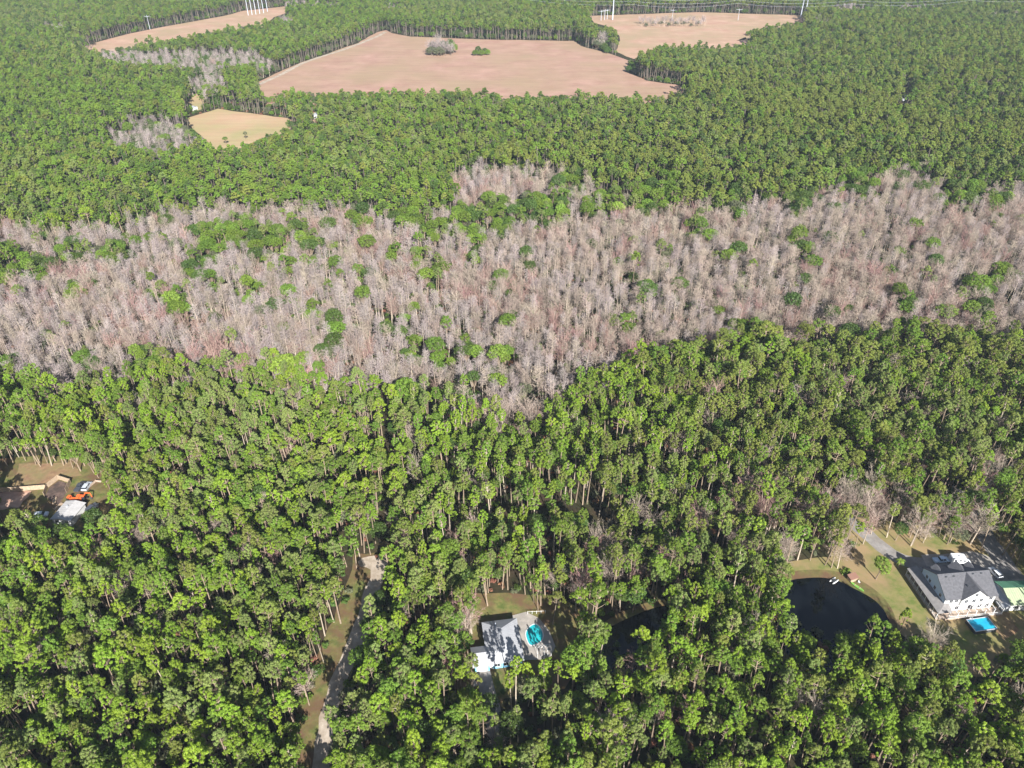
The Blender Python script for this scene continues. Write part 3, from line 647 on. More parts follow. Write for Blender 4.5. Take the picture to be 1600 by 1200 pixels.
win(hm, -3.6, -2.2, .9, 2.1, -6.4); win(hm, -1.2, .2, .9, 2.1, -6.4); win(hm, 1.4, 2.8, .9, 2.1, -6.4)
win(hm, -4, -2.6, .9, 2.1, 6.5, sgn=1); win(hm, .4, 1.8, .9, 2.1, 6.5, sgn=1); win(hm, 1, 2.2, .9, 2.1, -5.1, 'x', -1)
dr = MB(); dr.box(-4.9, -4.05, -6.46, -6.4, 0, 2.05); d0 = dr.obj('door', TRIM, hm); h0 = MB(); h0.box(-4.2, -4.14, -6.5, -6.46, .95, 1.1); h0.obj('handle', DARKP, d0)
v0 = MB(); v0.lathe([(.09, 4.2), (.09, 5.2), (.15, 5.2), (.15, 5.3), (0, 5.32)], 8, (-2.0, 4.2)); v0.obj('roof_vent', STEEL, hm)
# pool, patio, screened frame
sheet('patio', gp([(800, 962), (822, 956), (842, 966), (858, 985), (868, 1010), (858, 1030), (812, 1032), (800, 1000)]), .05, M_CONC)
pl = thing('swimming_pool', 'kidney shaped turquoise pool on the pale patio beside the house', 'pool', (6.3, 138.0, 0), math.radians(-12))
out = [(2.1*math.cos(a)*(1+.16*math.cos(2*a+.6)), 3.5*math.sin(a)*(1+.05*math.cos(3*a))) for a in [2*math.pi*i/40 for i in range(40)]]
cp = MB(); n_ = 40; vs = [(x, y, .14) for x, y in out]+[(x*1.12, y*1.09, .14) for x, y in out]+[(x*1.12, y*1.09, .05) for x, y in out]+[(x, y, .06) for x, y in out]
cp.add(vs, [(i, (i+1) % n_, n_+(i+1) % n_, n_+i)[::-1] for i in range(n_)]+[(n_+i, n_+(i+1) % n_, 2*n_+(i+1) % n_, 2*n_+i)[::-1] for i in range(n_)]+[(i, 3*n_+i, 3*n_+(i+1) % n_, (i+1) % n_) for i in range(n_)]); cp.obj('coping', WHITE, pl)
wt = MB(); wt.add([(x, y, .10) for x, y in out], [tuple(range(n_))]); wt.obj('water', TEAL, pl)
sl0 = thing('pool_cage', 'white arched screen frame at the near end of the turquoise pool', 'screen frame', (8.6, 132.6, 0), math.radians(8))
for k in range(5):
    B = MB(); B.tube([(-1.9+k*.95, 1.6*math.cos(t)-.2, .05+2.1*math.sin(t)) for t in [math.pi*j/10 for j in range(11)]], [.06]*11, 5); B.obj('hoop', TRIM, sl0)
B = MB(); B.tube([(-1.95, -.2, 2.15), (1.95, -.2, 2.15)], [.05, .05], 5); B.tube([(-1.95, 1.2, 1.05), (1.95, 1.2, 1.05)], [.05, .05], 5); B.obj('rail', TRIM, sl0)
strip('driveway', gp([(752, 1046), (758, 1062), (764, 1082), (770, 1110), (776, 1150)]), 4.2, .036, M_GRAVEL, .25)
strip('path', gp([(722, 1036), (732, 1052), (744, 1072)]), 1.2, .038, M_CONC, .1)
fc = thing('fence', 'low pale rail fence along the patio behind the turquoise pool', 'fence', (4.5, 145.2, 0), math.radians(4))
for k in range(5): B = MB(); B.box(k*1.3-.05, k*1.3+.05, -.05, .05, 0, 1.2); B.obj('post', TRIM, fc)
B = MB(); B.box(.05, 1.25, -.02, .02, .95, 1.05); [B.box(k*1.3+.05, k*1.3+1.25, -.02, .02, .95, 1.05) for k in range(1, 4)]; B.obj('rail', TRIM, fc)

# ---- large house
hb = thing('house', 'large white two-storey house with grey shingle roofs, dormers and long side porch', 'house', (131, 150, 0), math.radians(6))
W_ = MB(); W_.box(-7.7, 7.7, -3.4, 8.0, 0, 6.0)
for sx in (-1, 1):
    x0, x1 = (7.5*sx, 7.7*sx); 
    W_.add([(x0, -3.4, 6), (x0, 8.0, 6), (x0, 2.5, 9.3), (x1, -3.4, 6), (x1, 8.0, 6), (x1, 2.5, 9.3)], [(0, 1, 2), (5, 4, 3), (0, 3, 4, 1), (1, 4, 5, 2), (2, 5, 3, 0)])
W_.obj('wall', WHITE_SHADED, hb)
Fm = MB(); Fm.box(-7.72, 7.72, -3.52, -3.42, .3, 5.9)
Fm.add([(-3.1, -4.0, 5.6), (4.9, -4.0, 5.6), (.9, -4.0, 9.2), (-3.1, -3.5, 5.6), (4.9, -3.5, 5.6), (.9, -3.5, 9.2)], [(0, 1, 2), (5, 4, 3), (0, 3, 4, 1)]); Fm.box(-2.9, 4.7, -4.0, -3.55, 3.0, 5.6); Fm.obj('front_wall', WHITE, hb)
Rf = MB()
Rf.slab([(-8, -4, 5.95), (-3.3, -4, 5.95), (.9, 2.5, 9.55), (-8, 2.5, 9.55)], .2); Rf.slab([(5.1, -4, 5.95), (8, -4, 5.95), (8, 2.5, 9.55), (.9, 2.5, 9.55)], .2)
Rf.slab([(-8, 2.5, 9.56), (8, 2.5, 9.56), (8, 8.6, 5.95), (-8, 8.6, 5.95)], .2); Rf.obj('roof', SHING, hb)
Rc = MB(); Rc.slab([(-3.3, -4.02, 5.97), (.9, -4.5, 9.58), (.9, 2.46, 9.58)][::-1], .16); Rc.slab([(5.1, -4.02, 5.97), (.9, -4.5, 9.58), (.9, 2.46, 9.58)], .16)
Rc.slab([(-3.6, -4.5, 5.75), (.9, -4.5, 9.57), (-3.3, -4.02, 5.96)][::-1], .1); Rc.slab([(5.4, -4.5, 5.75), (.9, -4.5, 9.57), (5.1, -4.02, 5.96)], .1); Rc.obj('cross_gable', SHING, hb)
for (dx, hw, zr) in ((-5.2, 1.35, 8.35), (.75, 2.2, 9.25), (5.1, 1.35, 8.35)):
    yr = 2.5+(9.56-zr)/3.61*6.1; ze = zr-hw*.85; ye = 2.5+(9.56-ze)/3.61*6.1; yf = ye+.9
    Dm = MB(); Dm.slab([(dx, yr, zr), (dx, yf, zr), (dx-hw, yf, ze), (dx-hw, ye, ze)], .12); Dm.slab([(dx, yr, zr), (dx+hw, ye, ze), (dx+hw, yf, ze), (dx, yf, zr)], .12); dd = Dm.obj('dormer', SHING, hb)
    Dw = MB(); Dw.add([(dx-hw+.12, yf-.15, ze-.1), (dx+hw-.12, yf-.15, ze-.1), (dx, yf-.15, zr-.15), (dx-hw+.12, yf-.15, ze-.8), (dx+hw-.12, yf-.15, ze-.8)], [(0, 2, 1), (3, 0, 1, 4)]); Dw.obj('gable_wall', WHITE, dd)
for (x, y) in ((-5.6, 1.7), (-3.3, 1.7), (2.7, 1.9), (5.2, 1.9)):
    B = MB(); z = 9.56-(2.5-y)*.554; B.box(x-.3, x+.3, y-.2, y+.2, z-.1, z+.12); B.obj('roof_vent', DARKP, hb)
for (x, y) in ((-1.3, 0), (-.6, -1.4)):
    z = 9.58-(.9-x)*.85; B = MB(); B.box(x-.18, x+.18, y-.3, y+.3, z-.1, z+.14); B.obj('roof_vent', DARKP, hb)
Pw = MB(); Pw.slab([(-10.5, -6.0, 3.05), (-7.5, -3.6, 4.0), (-7.72, 10.9, 4.0), (-10.5, 10.9, 3.05)][::1], .14); Pw.slab([(-10.5, -6.0, 3.05), (-6.2, -6.0, 3.05), (-6.2, -3.6, 4.0), (-7.5, -3.6, 4.0)], .14)
Pw.slab([(7.72, -3.2, 4.0), (10.3, -4.4, 3.05), (10.3, 4.5, 3.05), (7.72, 4.5, 4.0)], .14); Pw.slab([(-7.72, 8.7, 4.0), (-2, 8.7, 4.0), (-2, 10.9, 3.05), (-7.72, 10.9, 3.4)], .14); Pw.obj('porch_roof', PORCHR, hb)
Pf = MB(); Pf.box(-10.4, -7.72, -5.8, 10.8, 0, .45); Pf.box(-7.72, 9.8, -6.2, -3.55, 0, .45); Pf.obj('porch_floor', DECK, hb)
for k in range(9): B = MB(); y = -5.6+k*2.03; B.box(-10.36, -10.2, y-.08, y+.08, .45, 2.95); B.obj('porch_column', TRIM, hb)
for k in range(3): B = MB(); B.box(9.9, 10.06, -4.1+k*3.9, -3.94+k*3.9, 0, 2.95); B.obj('porch_column', TRIM, hb)
for k in range(7): B = MB(); x = -7.0+k*2.75; B.box(x-.08, x+.08, -6.16, -6.0, .45, 2.9); B.obj('porch_column', TRIM, hb)
B = MB(); B.box(-10.33, -10.25, -5.5, 10.6, 1.25, 1.33); B.box(-10.33, -10.25, -5.5, 10.6, .6, .66); [B.box(-10.31, -10.27, y*.35-5.5, y*.35-5.46, .66, 1.25) for y in range(46)]; B.obj('railing', TRIM, hb)
B = MB(); B.box(-6.9, 9.4, -6.13, -6.05, 1.25, 1.33); B.box(-6.9, 9.4, -6.13, -6.05, .6, .66); [B.box(x*.35-6.9, x*.35-6.86, -6.11, -6.07, .66, 1.25) for x in range(46)]; B.obj('railing', TRIM, hb)
for k in range(9): B = MB(); B.box(-7+k*1.95, -6.85+k*1.95, -6.3, -3.6, 2.9, 3.05); B.obj('pergola_beam', TRIM, hb)
for x in (-6.2, -4.6, -1.9, .4, 2.6, 5.9): win(hb, x, x+.95, 4.1, 5.4, -4.0 if -3 < x < 4.5 else -3.52)
for x in (-6.2, -3.6, 3.4, 5.6): win(hb, x, x+1.1, .9, 2.3, -3.52)
win(hb, .5, 1.3, 6.6, 7.8, -4.0)
for y in (-1.6, 1.2, 3.8, 5.3): win(hb, y, y+.8, 4.3, 5.5, -7.7, 'x', -1)
for y in (-2.4, .2, 3.2, 6.2): win(hb, y, y+.9, .9, 2.2, -7.7, 'x', -1)
for x in (-6, -3, 0, 3, 6): win(hb, x-.5, x+.5, 3.9, 5.2, 8.0, sgn=1)
B = MB(); B.box(.4, 2.0, -3.6, -3.52, .45, 2.6); fd = B.obj('door', GLASS, hb); B = MB(); B.box(1.15, 1.25, -3.66, -3.6, .45, 2.6); B.obj('handle', TRIM, fd)
# ---- annex with a green roof
ha = thing('garage_building', 'white garage with a green metal roof, near slope coloured sunlit, at the right edge', 'garage', (148.6, 150.6, 0), math.radians(2))
B = MB(); B.box(-4.8, 5.2, -4.0, 3.9, 0, 2.9); B.add([(-4.8, -4, 2.9), (-4.8, 3.9, 2.9), (-4.8, .6, 4.3)], [(0, 2, 1), (0, 1, 2)]); B.obj('wall', WHITE, ha)
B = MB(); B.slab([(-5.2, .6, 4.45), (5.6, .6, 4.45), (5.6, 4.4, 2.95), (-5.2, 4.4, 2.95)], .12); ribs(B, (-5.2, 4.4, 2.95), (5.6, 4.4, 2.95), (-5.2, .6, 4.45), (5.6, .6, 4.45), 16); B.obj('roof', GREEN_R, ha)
B = MB(); B.slab([(-5.2, -4.5, 2.95), (5.6, -4.5, 2.95), (5.6, .59, 4.44), (-5.2, .59, 4.44)], .12); ribs(B, (-5.2, -4.5, 2.95), (5.6, -4.5, 2.95), (-5.2, .6, 4.45), (5.6, .6, 4.45), 16); B.obj('roof', LIME_R, ha)['label'] = 'green roof slope with sunlight in its pale colour'
B = MB(); B.slab([(-7.0, -4.3, 1.6), (-4.85, -4.3, 2.6), (-4.85, 4.2, 2.6), (-7.0, 4.2, 1.6)], .1); B.obj('lean_to_roof', GREYW, ha)
B = MB(); B.box(-6.9, -4.85, -4.2, 4.1, 0, 1.5); B.obj('lean_to_wall', GREYW, ha)
win(ha, -3.4, -2.4, 1.0, 2.1, -4.0); win(ha, 2.4, 3.4, 1.0, 2.1, -4.0)
B = MB(); B.box(-1.2, 1.4, -4.07, -4.0, 0, 2.2); B.obj('garage_door', GREYW, ha)
# ---- raised blue pool
pb = thing('swimming_pool', 'raised rectangular blue pool with dark sides in front of the large house', 'pool', (133.0, 140.7, 0), math.radians(9))
B = MB(); x_, y_ = 3.2, 1.95
for (a0, a1, c0, c1) in ((-x_-.15, x_+.15, -y_-.15, -y_), (-x_-.15, x_+.15, y_, y_+.15), (-x_-.15, -x_, -y_, y_), (x_, x_+.15, -y_, y_)): B.box(a0, a1, c0, c1, 0, 1.25)
B.obj('side_wall', DARKP, pb); B = MB()
for (a0, a1, c0, c1) in ((-x_-.2, x_+.2, -y_-.2, -y_+.02), (-x_-.2, x_+.2, y_-.02, y_+.2), (-x_-.2, -x_+.02, -y_+.02, y_-.02), (x_-.02, x_+.2, -y_+.02, y_-.02)): B.box(a0, a1, c0, c1, 1.25, 1.31)
B.obj('rim', STEEL, pb); B = MB(); B.add([(-x_, -y_, 1.15), (x_, -y_, 1.15), (x_, y_, 1.15), (-x_, y_, 1.15)], [(0, 1, 2, 3)]); B.obj('water', BLUEP, pb)
B = MB(); B.tube([(-2.2, 2.5, 0), (-2.2, 2.2, 1.9), (-2.2, 1.8, 1.9), (-2.2, 1.7, 1.0)], [.05]*4, 6); B.tube([(-1.6, 2.5, 0), (-1.6, 2.2, 1.9), (-1.6, 1.8, 1.9), (-1.6, 1.7, 1.0)], [.05]*4, 6); [B.box(-2.2, -1.6, 2.2, 2.45, .3*k, .3*k+.06) for k in range(1, 5)]; B.obj('ladder', TRIM, pb)
sheet('patio', gp([(1505, 968), (1575, 955), (1592, 985), (1570, 1000), (1555, 985), (1510, 985)]), .03, M_DIRT, 2, rag=.3)

# ---- vehicles
def extr(B, prof, y0, y1, mi=0):
    n = len(prof); B.add([(x, y0, z) for x, z in prof]+[(x, y1, z) for x, z in prof], [tuple(range(n))]+[tuple(range(2*n-1, n-1, -1))]+[((i+1) % n, i, n+i, n+(i+1) % n) for i in range(n)], mi)
SHAPES = {
 'suv': ([(-2.15, .4), (-2.2, .95), (-2.05, 1.1), (1.1, 1.1), (2.0, .95), (2.15, .7), (2.12, .4)], [(-2.0, 1.1), (-1.8, 1.62), (.35, 1.65), (1.05, 1.1)]),
 'pickup': ([(-2.45, .5), (-2.5, 1.05), (-.6, 1.05), (-.6, 1.15), (1.2, 1.15), (2.35, 1.0), (2.45, .5)], [(-.7, 1.15), (-.55, 1.75), (.75, 1.78), (1.3, 1.15)]),
}
def car(name, label, cat, kind, x, y, heading, paint, group=None):
    o = thing(name, label, cat, (x, y, 0), math.radians(heading), group); bp, cp_ = SHAPES[kind]
    B = MB(); extr(B, bp, -.9, .9)
    if kind == 'pickup': B.box(-2.4, -.7, -.88, -.8, 1.05, 1.2); B.box(-2.4, -.7, .8, .88, 1.05, 1.2)
    B.obj('body', paint, o)
    B = MB(); n = len(cp_); lo = [(x_, -.82, z_) for x_, z_ in cp_]; hi = [(x_, .82, z_) for x_, z_ in cp_]
    lo[1] = (cp_[1][0], -.68, cp_[1][1]); lo[2] = (cp_[2][0], -.68, cp_[2][1]); hi[1] = (cp_[1][0], .68, cp_[1][1]); hi[2] = (cp_[2][0], .68, cp_[2][1])
    B.add(lo+hi, [(0, 1, 2, 3), (7, 6, 5, 4), (0, 4, 5, 1), (2, 6, 7, 3)]); B.obj('windows', GLASS, o)
    B = MB(); z = cp_[1][1]; B.box(cp_[1][0]-.05, cp_[2][0]+.05, -.7, .7, z-.01, z+.06); xm = (cp_[1][0]+cp_[2][0])/2; B.box(xm-.05, xm+.05, -.83, -.66, 1.1, z); B.box(xm-.05, xm+.05, .66, .83, 1.1, z); B.obj('roof', paint, o)
    for sx in (-1.4, 1.4):
        for sy in (-1, 1):
            B = MB(); pts = [(sx+.36*math.cos(t), .36+.36*math.sin(t)) for t in [2*math.pi*i/14 for i in range(14)]]; extr(B, pts, *sorted((sy*.72, sy*.93))); wh = B.obj('wheel', RUBBER, o)
            B = MB(); pts = [(sx+.2*math.cos(t), .36+.2*math.sin(t)) for t in [2*math.pi*i/10 for i in range(10)]]; extr(B, pts, *sorted((sy*.93, sy*.95))); B.obj('rim', STEEL, wh)
    for sy in (-1, 1): B = MB(); xf = bp[-2][0]; B.box(xf-.03, xf+.04, *sorted((sy*.5, sy*.82)), .68, .84); B.obj('headlight', CHROME, o)
    return o
car('parked_car', 'white estate car parked between the large house and the green roof', 'car', 'suv', 147.2, 160.2, 102, CARW)
car('pickup_truck', 'white pickup truck with blue shade in its colour behind the large house', 'pickup truck', 'pickup', 133.0, 165.3, 6, CARW_SHADED)
cv = thing('camper_van', 'long white camper parked in the sun behind the large house', 'camper', (138.6, 165.0, 0), math.radians(-4))
B = MB(); extr(B, [(-3, .45), (-3, 2.5), (-2.8, 2.7), (1.0, 2.7), (1.5, 2.3), (1.6, 1.5), (1.6, .45)], -1.1, 1.1); B.obj('body', CARW, cv)
B = MB(); extr(B, [(1.61, .45), (1.61, 1.55), (1.9, 1.5), (2.6, .95), (3.1, .85), (3.15, .45)], -.95, .95); B.obj('cab', CARW, cv)
B = MB(); B.add([(1.95, -.9, 1.48), (2.5, -.9, 1.03), (2.5, .9, 1.03), (1.95, .9, 1.48)], [(0, 1, 2, 3)]); B.v = [(a, b, c+.04) for a, b, c in B.v]; B.obj('windscreen', GLASS, cv)
for x_ in (-2.2, -.8, .4): B = MB(); B.box(x_, x_+.8, -1.13, -1.1, 1.5, 2.1); B.obj('window', GLASS, cv)
B = MB(); B.box(-.9, -.3, -.3, .3, 2.7, 2.85); B.obj('roof_hatch', GREYW, cv)
for sx in (-1.8, 2.3):
    for sy in (-1, 1): B = MB(); extr(B, [(sx+.38*math.cos(t), .38+.38*math.sin(t)) for t in [2*math.pi*i/14 for i in range(14)]], *sorted((sy*.85, sy*1.12))); B.obj('wheel', RUBBER, cv)
# palm by the drive
pt = thing('palm_tree', 'small yellow-green palm at the far left corner of the large house', 'palm', (119.0, 163.0, 0), .3)
B = MB(); B.tube([(0, 0, 0), (.1, 0, 1.5), (.1, .1, 3.0)], [.18, .15, .14], 8); B.obj('trunk', BARK, pt); B = MB()
for k in range(16):
    an = k*2.4; L_ = 1.7; up = .9 if k % 2 else .3
    for j in range(5):
        t0, t1 = j/5, (j+1)/5
        def q(t, s_): r_ = .1+L_*t; wv = .22*math.sin(math.pi*min(1, t+.12)); return (r_*math.cos(an)-s_*wv*math.sin(an)+.1, r_*math.sin(an)+s_*wv*math.cos(an)+.1, 3.0+up*t-1.6*t*t)
        B.add([q(t0, -1), q(t1, -1), q(t1, 1), q(t0, 1)], [(0, 1, 2, 3)])
B.obj('crown', LEAF['lime'], pt)
# pond side things
pd = thing('pedal_boat', 'small white and dark twin-hulled boat on the bank of the larger pond', 'boat', (*G(1303, 908), .02), math.radians(35))
for sy in (-1, 1):
    B = MB(); B.lathe([(0, -1.5), (.14, -1.35), (.28, -.6), (.28, .6), (.14, 1.35), (0, 1.5)], 10); B.v = [(c, a+sy*.55, b*.7+.22) for a, b, c in B.v]; B.obj('hull', WHITE, pd)
B = MB(); B.box(-.8, .7, -.55, .55, .3, .42); B.obj('platform', DARKP, pd); B = MB(); B.box(-.5, -.1, -.45, .45, .42, .6); B.box(-.6, -.5, -.45, .45, .42, 1.0); B.obj('seat', DARKP, pd)
cn = thing('canoe', 'green canoe lying on the grass right of the larger pond', 'canoe', (*G(1339, 918), .02), math.radians(-52)); B = MB()
for k in range(9):
    t = -1+2*k/8; w_ = .42*math.sqrt(max(0, 1-t*t))+.01; B.v += [(t*2.2, -w_, .42+.12*t*t), (t*2.2, -w_*.6, .05+.1*t*t), (t*2.2, w_*.6, .05+.1*t*t), (t*2.2, w_, .42+.12*t*t)]
for k in range(8):
    for j in range(3): B.f.append((k*4+j, k*4+j+1, k*4+4+j+1, k*4+4+j)); B.m.append(0)
    B.f.append((k*4+3, k*4, k*4+4, k*4+7)); B.m.append(0)
B.obj('hull', GRNP, cn)
for t in (-.8, .8): s = MB(); s.box(t-.12, t+.12, -.36, .36, .47, .52); s.obj('seat', WOOD, cn)
fp = thing('shed', 'low brown lean-to shed between the larger pond and the trees', 'shed', (*G(1331, 906), 0), math.radians(20)); B = MB()
B.box(-1.3, 1.3, -.8, .8, 0, 1.4); B.obj('wall', WOOD, fp); B = MB(); B.slab([(-1.5, -1.0, 1.45), (1.5, -1.0, 1.45), (1.5, 1.0, 1.9), (-1.5, 1.0, 1.9)], .08); B.obj('roof', pm('rusty_roof', (.20, .11, .08), .8, .2), fp)
for (px, py, lb) in ((1329, 897, 'white garden chair at the far corner of the brown lean-to shed'), (1342, 911, 'white garden chair between the brown shed and the green canoe')):
    ch = thing('garden_chair', lb, 'chair', (*G(px, py), 0), random.uniform(0, 6), 'white garden chairs by the larger pond')
    B = MB(); B.box(-.25, .25, -.25, .25, .4, .45); B.obj('seat', WHITE, ch); B = MB(); B.box(-.25, .25, .25, .3, .4, .95); B.obj('backrest', WHITE, ch)
    for a in (-.22, .22):
        for b in (-.22, .22): B = MB(); B.box(a-.02, a+.02, b-.02, b+.02, 0, .4); B.obj('leg', WHITE, ch)

# ---- left compound
def Gz(x, y, z=0): return G(x, y, z)
lh = thing('house', 'low house with a dirty white metal roof below the orange machinery', 'house', (-146.3, 185.6, 0), math.radians(-7))
B = MB(); B.box(-3.2, 3.2, -4.6, 3.4, 0, 2.6); B.obj('wall', WHITE, lh)
B = MB(); B.slab([(-3.6, -5, 2.65), (0, -5, 3.35), (0, 3.8, 3.35), (-3.6, 3.8, 2.65)], .1); B.slab([(0, -5, 3.35), (3.6, -5, 2.65), (3.6, 3.8, 2.65), (0, 3.8, 3.35)], .1); ribs(B, (-3.6, -5, 2.65), (-3.6, 3.8, 2.65), (0, -5, 3.35), (0, 3.8, 3.35), 9); ribs(B, (3.6, -5, 2.65), (3.6, 3.8, 2.65), (0, -5, 3.35), (0, 3.8, 3.35), 9)
B.obj('roof', pm('old_white_roof', (.42, .41, .41), .5, .3, noise=((.34, .33, .32), .8, None)), lh); win(lh, -2.4, -1.4, .9, 2, -4.6); win(lh, 1.2, 2.2, .9, 2, -4.6); B = MB(); B.box(-.5, .4, -4.66, -4.6, 0, 2.05); B.obj('door', GREYW, lh)
B = MB(); B.box(-1.2, -.6, .4, 1.0, 3.1, 3.6); B.obj('roof_vent', GREYW, lh)
dg = thing('excavator', 'orange digger with folded arm parked behind the dirty white roof', 'digger', (-146.0, 192.9, 0), math.radians(4))
B = MB()
for sy in (-1, 1): extr(B, [(-1.5, .1), (-1.75, .4), (-1.5, .7), (1.5, .7), (1.75, .4), (1.5, .1)], *sorted((sy*.6, sy*1.05)))
B.obj('track', RUBBER, dg); B = MB(); B.box(-1.7, .3, -1.0, 1.0, .8, 1.7); B.box(-1.6, -.6, -.9, .9, 1.7, 2.0); B.obj('body', ORANGE, dg); B = MB(); B.box(.32, 1.2, -.95, 0, .8, 2.3); B.obj('cab', GLASS, dg); B = MB(); B.box(.2, 1.3, -1.0, .05, 2.3, 2.4); B.obj('cab_roof', ORANGE, dg)
B = MB(); B.tube([(.4, .5, 1.3), (1.5, .5, 2.9), (2.9, .5, 2.6)], [.26, .24, .2], 4); B.tube([(2.9, .5, 2.6), (3.1, .5, .8)], [.18, .14], 4); B.obj('arm', ORANGE, dg); B = MB(); extr(B, [(2.6, .2), (2.6, .8), (3.3, .8), (3.1, .2)], .1, .9); B.obj('bucket', DARKP, dg)
tr = thing('tractor', 'orange tractor beside the digger behind the dirty white roof', 'tractor', (-149.6, 192.6, 0), math.radians(-8))
B = MB(); B.box(0, 1.6, -.4, .4, .7, 1.4); B.box(-1.0, 0, -.75, .75, .8, 1.15); B.obj('body', ORANGE, tr); B = MB(); B.box(-.9, .1, -.6, .6, 2.0, 2.1); [B.box(a, a+.08, b, b+.08, 1.15, 2.0) for a in (-.88, 0) for b in (-.58, .5)]; B.obj('canopy', ORANGE, tr)
B = MB(); B.box(-.7, -.3, -.25, .25, 1.15, 1.4); B.obj('seat', DARKP, tr)
for (sx, r_, hw) in ((-.6, .7, .95), (1.2, .4, .7)):
    for sy in (-1, 1): B = MB(); extr(B, [(sx+r_*math.cos(t), r_+r_*math.sin(t)) for t in [2*math.pi*i/14 for i in range(14)]], *sorted((sy*(hw-.3), sy*hw))); B.obj('wheel', RUBBER, tr)
car('pickup_truck', 'dark pickup truck with silver roof parked behind the orange machinery', 'pickup truck', 'pickup', -149.6, 199.0, 85, CARD)
car('parked_car', 'silver-grey car parked beside the dark pickup behind the orange machinery', 'car', 'suv', -147.3, 199.2, 88, STEEL)
car('parked_car', 'dark grey car under the trees right of the dirty white roof', 'car', 'suv', -140.8, 188.6, 70, CARD)
car('parked_car', 'small white car half hidden by pines below left of the white roof', 'car', 'suv', -156.0, 185.2, 12, CARW)
def wfence(name, label, pts, hgt, m=WOOD):
    o = thing(name, label, 'fence', (*pts[0], 0)); x0, y0 = pts[0]
    for a, b in zip(pts[:-1], pts[1:]):
        L_ = math.hypot(b[0]-a[0], b[1]-a[1]); n = max(1, int(L_/2.4)); ux, uy = (b[0]-a[0])/L_, (b[1]-a[1])/L_
        B = MB(); q0 = (a[0]-x0+ux*.08, a[1]-y0+uy*.08); q1 = (b[0]-x0-ux*.08, b[1]-y0-uy*.08); nx, ny = -uy*.03, ux*.03
        B.prism([(q0[0]-nx, q0[1]-ny), (q1[0]-nx, q1[1]-ny), (q1[0]+nx, q1[1]+ny), (q0[0]+nx, q0[1]+ny)], .05, hgt); B.obj('panel', m, o)
        for k in range(n): B = MB(); cx, cy = a[0]-x0+ux*L_*k/n, a[1]-y0+uy*L_*k/n; B.box(cx-.07, cx+.07, cy-.07, cy+.07, 0, hgt+.12); B.obj('post', m, o)
    return o
wfence('fence', 'tan board fence around the five-sided dark pen behind the yard', [G(70, 776), G(75, 762), G(92, 749), G(111, 755), G(104, 770)], 2.0)
wfence('fence', 'long tan board fence running left from the five-sided pen', [G(-30, 770), G(24, 768), G(73, 764)], 2.0)
wfence('fence', 'short pale fence at the top right corner of the yard', [G(140, 762), G(150, 753), G(160, 754)], .9, DECK)
sheet('yard', gp([(70, 776), (76, 763), (92, 751), (110, 756), (103, 771), (92, 790)]), .026, gmat('dark_mulch', (.09, .06, .05), (.16, .11, .09), (.05, .04, .035), .9, .3, .5), 1)
for (px, py, a, lb) in ((92, 792, 70, 'stack of grey planks left of the dirty white roof'), (86, 783, 110, 'stack of tan planks left of the orange tractor')):
    o = thing('plank_stack', lb, 'planks', (*G(px, py), 0), math.radians(a), 'plank stacks in the yard')
    for k in range(4): B = MB(); B.box(-1.6, 1.6, -.5+k*.26, -.28+k*.26, 0, .5); B.obj('plank', WOOD, o)

# ---- utility pole at the road side
up_ = thing('utility_pole', 'leaning wooden utility pole on the verge of the dirt road', 'utility pole', (*G(463, 1186), 0), 0)
B = MB(); B.tube([(0, 0, 0), (-.35, .2, 8.6)], [.17, .12], 8); B.obj('pole', POLEW, up_); B = MB(); B.box(-1.35, .65, .12, .24, 8.0, 8.14); B.obj('crossarm', POLEW, up_)
for x_ in (-1.2, -.35, .5): B = MB(); B.lathe([(.05, 8.14), (.07, 8.3), (0, 8.36)], 6, (x_, .18)); B.obj('insulator', STEEL, up_)

# ---- transmission structures along the far corridor
def mono(x, y, h, label, r0=.75, arms=3, group='tall pale transmission poles on the far corridor'):
    o = thing('transmission_pole', label, 'transmission pole', (*G(x, y), 0), 0, group); B = MB(); B.tube([(0, 0, 0), (0, 0, h*.5), (0, 0, h)], [r0, r0*.75, r0*.45], 10); B.obj('pole', STEEL, o)
    for k in range(arms):
        B = MB(); z = h-2-k*5; B.tube([(-4.2, 0, z+.6), (0, 0, z), (4.2, 0, z+.6)], [.12, .22, .12], 6); B.obj('crossarm', STEEL, o)
        for s_ in (-4.1, 4.1): B = MB(); B.tube([(s_, 0, z+.5), (s_, 0, z-1.6)], [.1, .1], 6); B.obj('insulator', DARKP, o)
    return o
for k, (x, y) in enumerate(((388, 24), (394, 23.4), (400, 22.6), (406, 21.4), (412, 20.4), (418, 18))): mono(x, y, 38, '%s of the six tall pale poles in a row at the top left' % ('leftmost', 'second from left', 'third from left', 'third from right', 'second from right', 'rightmost')[k], .5, 0, 'six pale poles in a row')
mono(671, 16, 34, 'left of the two white poles rising behind the far pine block', 1.0, 2); mono(677, 16, 34, 'right of the two white poles rising behind the far pine block', 1.0, 2)
mono(957, 31, 42, 'single tall pale pole at the left end of the far right field', .85)
for k, (x, y) in enumerate(((939, 32), (944.5, 31), (948.5, 30))): mono(x, y, 13, '%s of three short poles left of the single tall pole in the far right field' % ('leftmost', 'middle', 'rightmost')[k], .4, 1, 'three short poles in the far field')
mono(1050, 33, 15, 'slim pole standing behind the leafless thicket in the far right field', .3, 1); mono(1153, 32, 15, 'slim pole alone in the middle of the far right field', .3, 1)
mono(706, 20, 14, 'slim pole behind the left part of the far pine block', .3, 1); mono(766, 18, 14, 'slim pole behind the middle of the far pine block', .3, 1)
mono(234.5, 46, 17, 'slim wooden pole standing by the pale strip at the top left', .3, 1); mono(96, 63, 17, 'slim wooden pole at the left end of the pale strip at the top left', .3, 1)
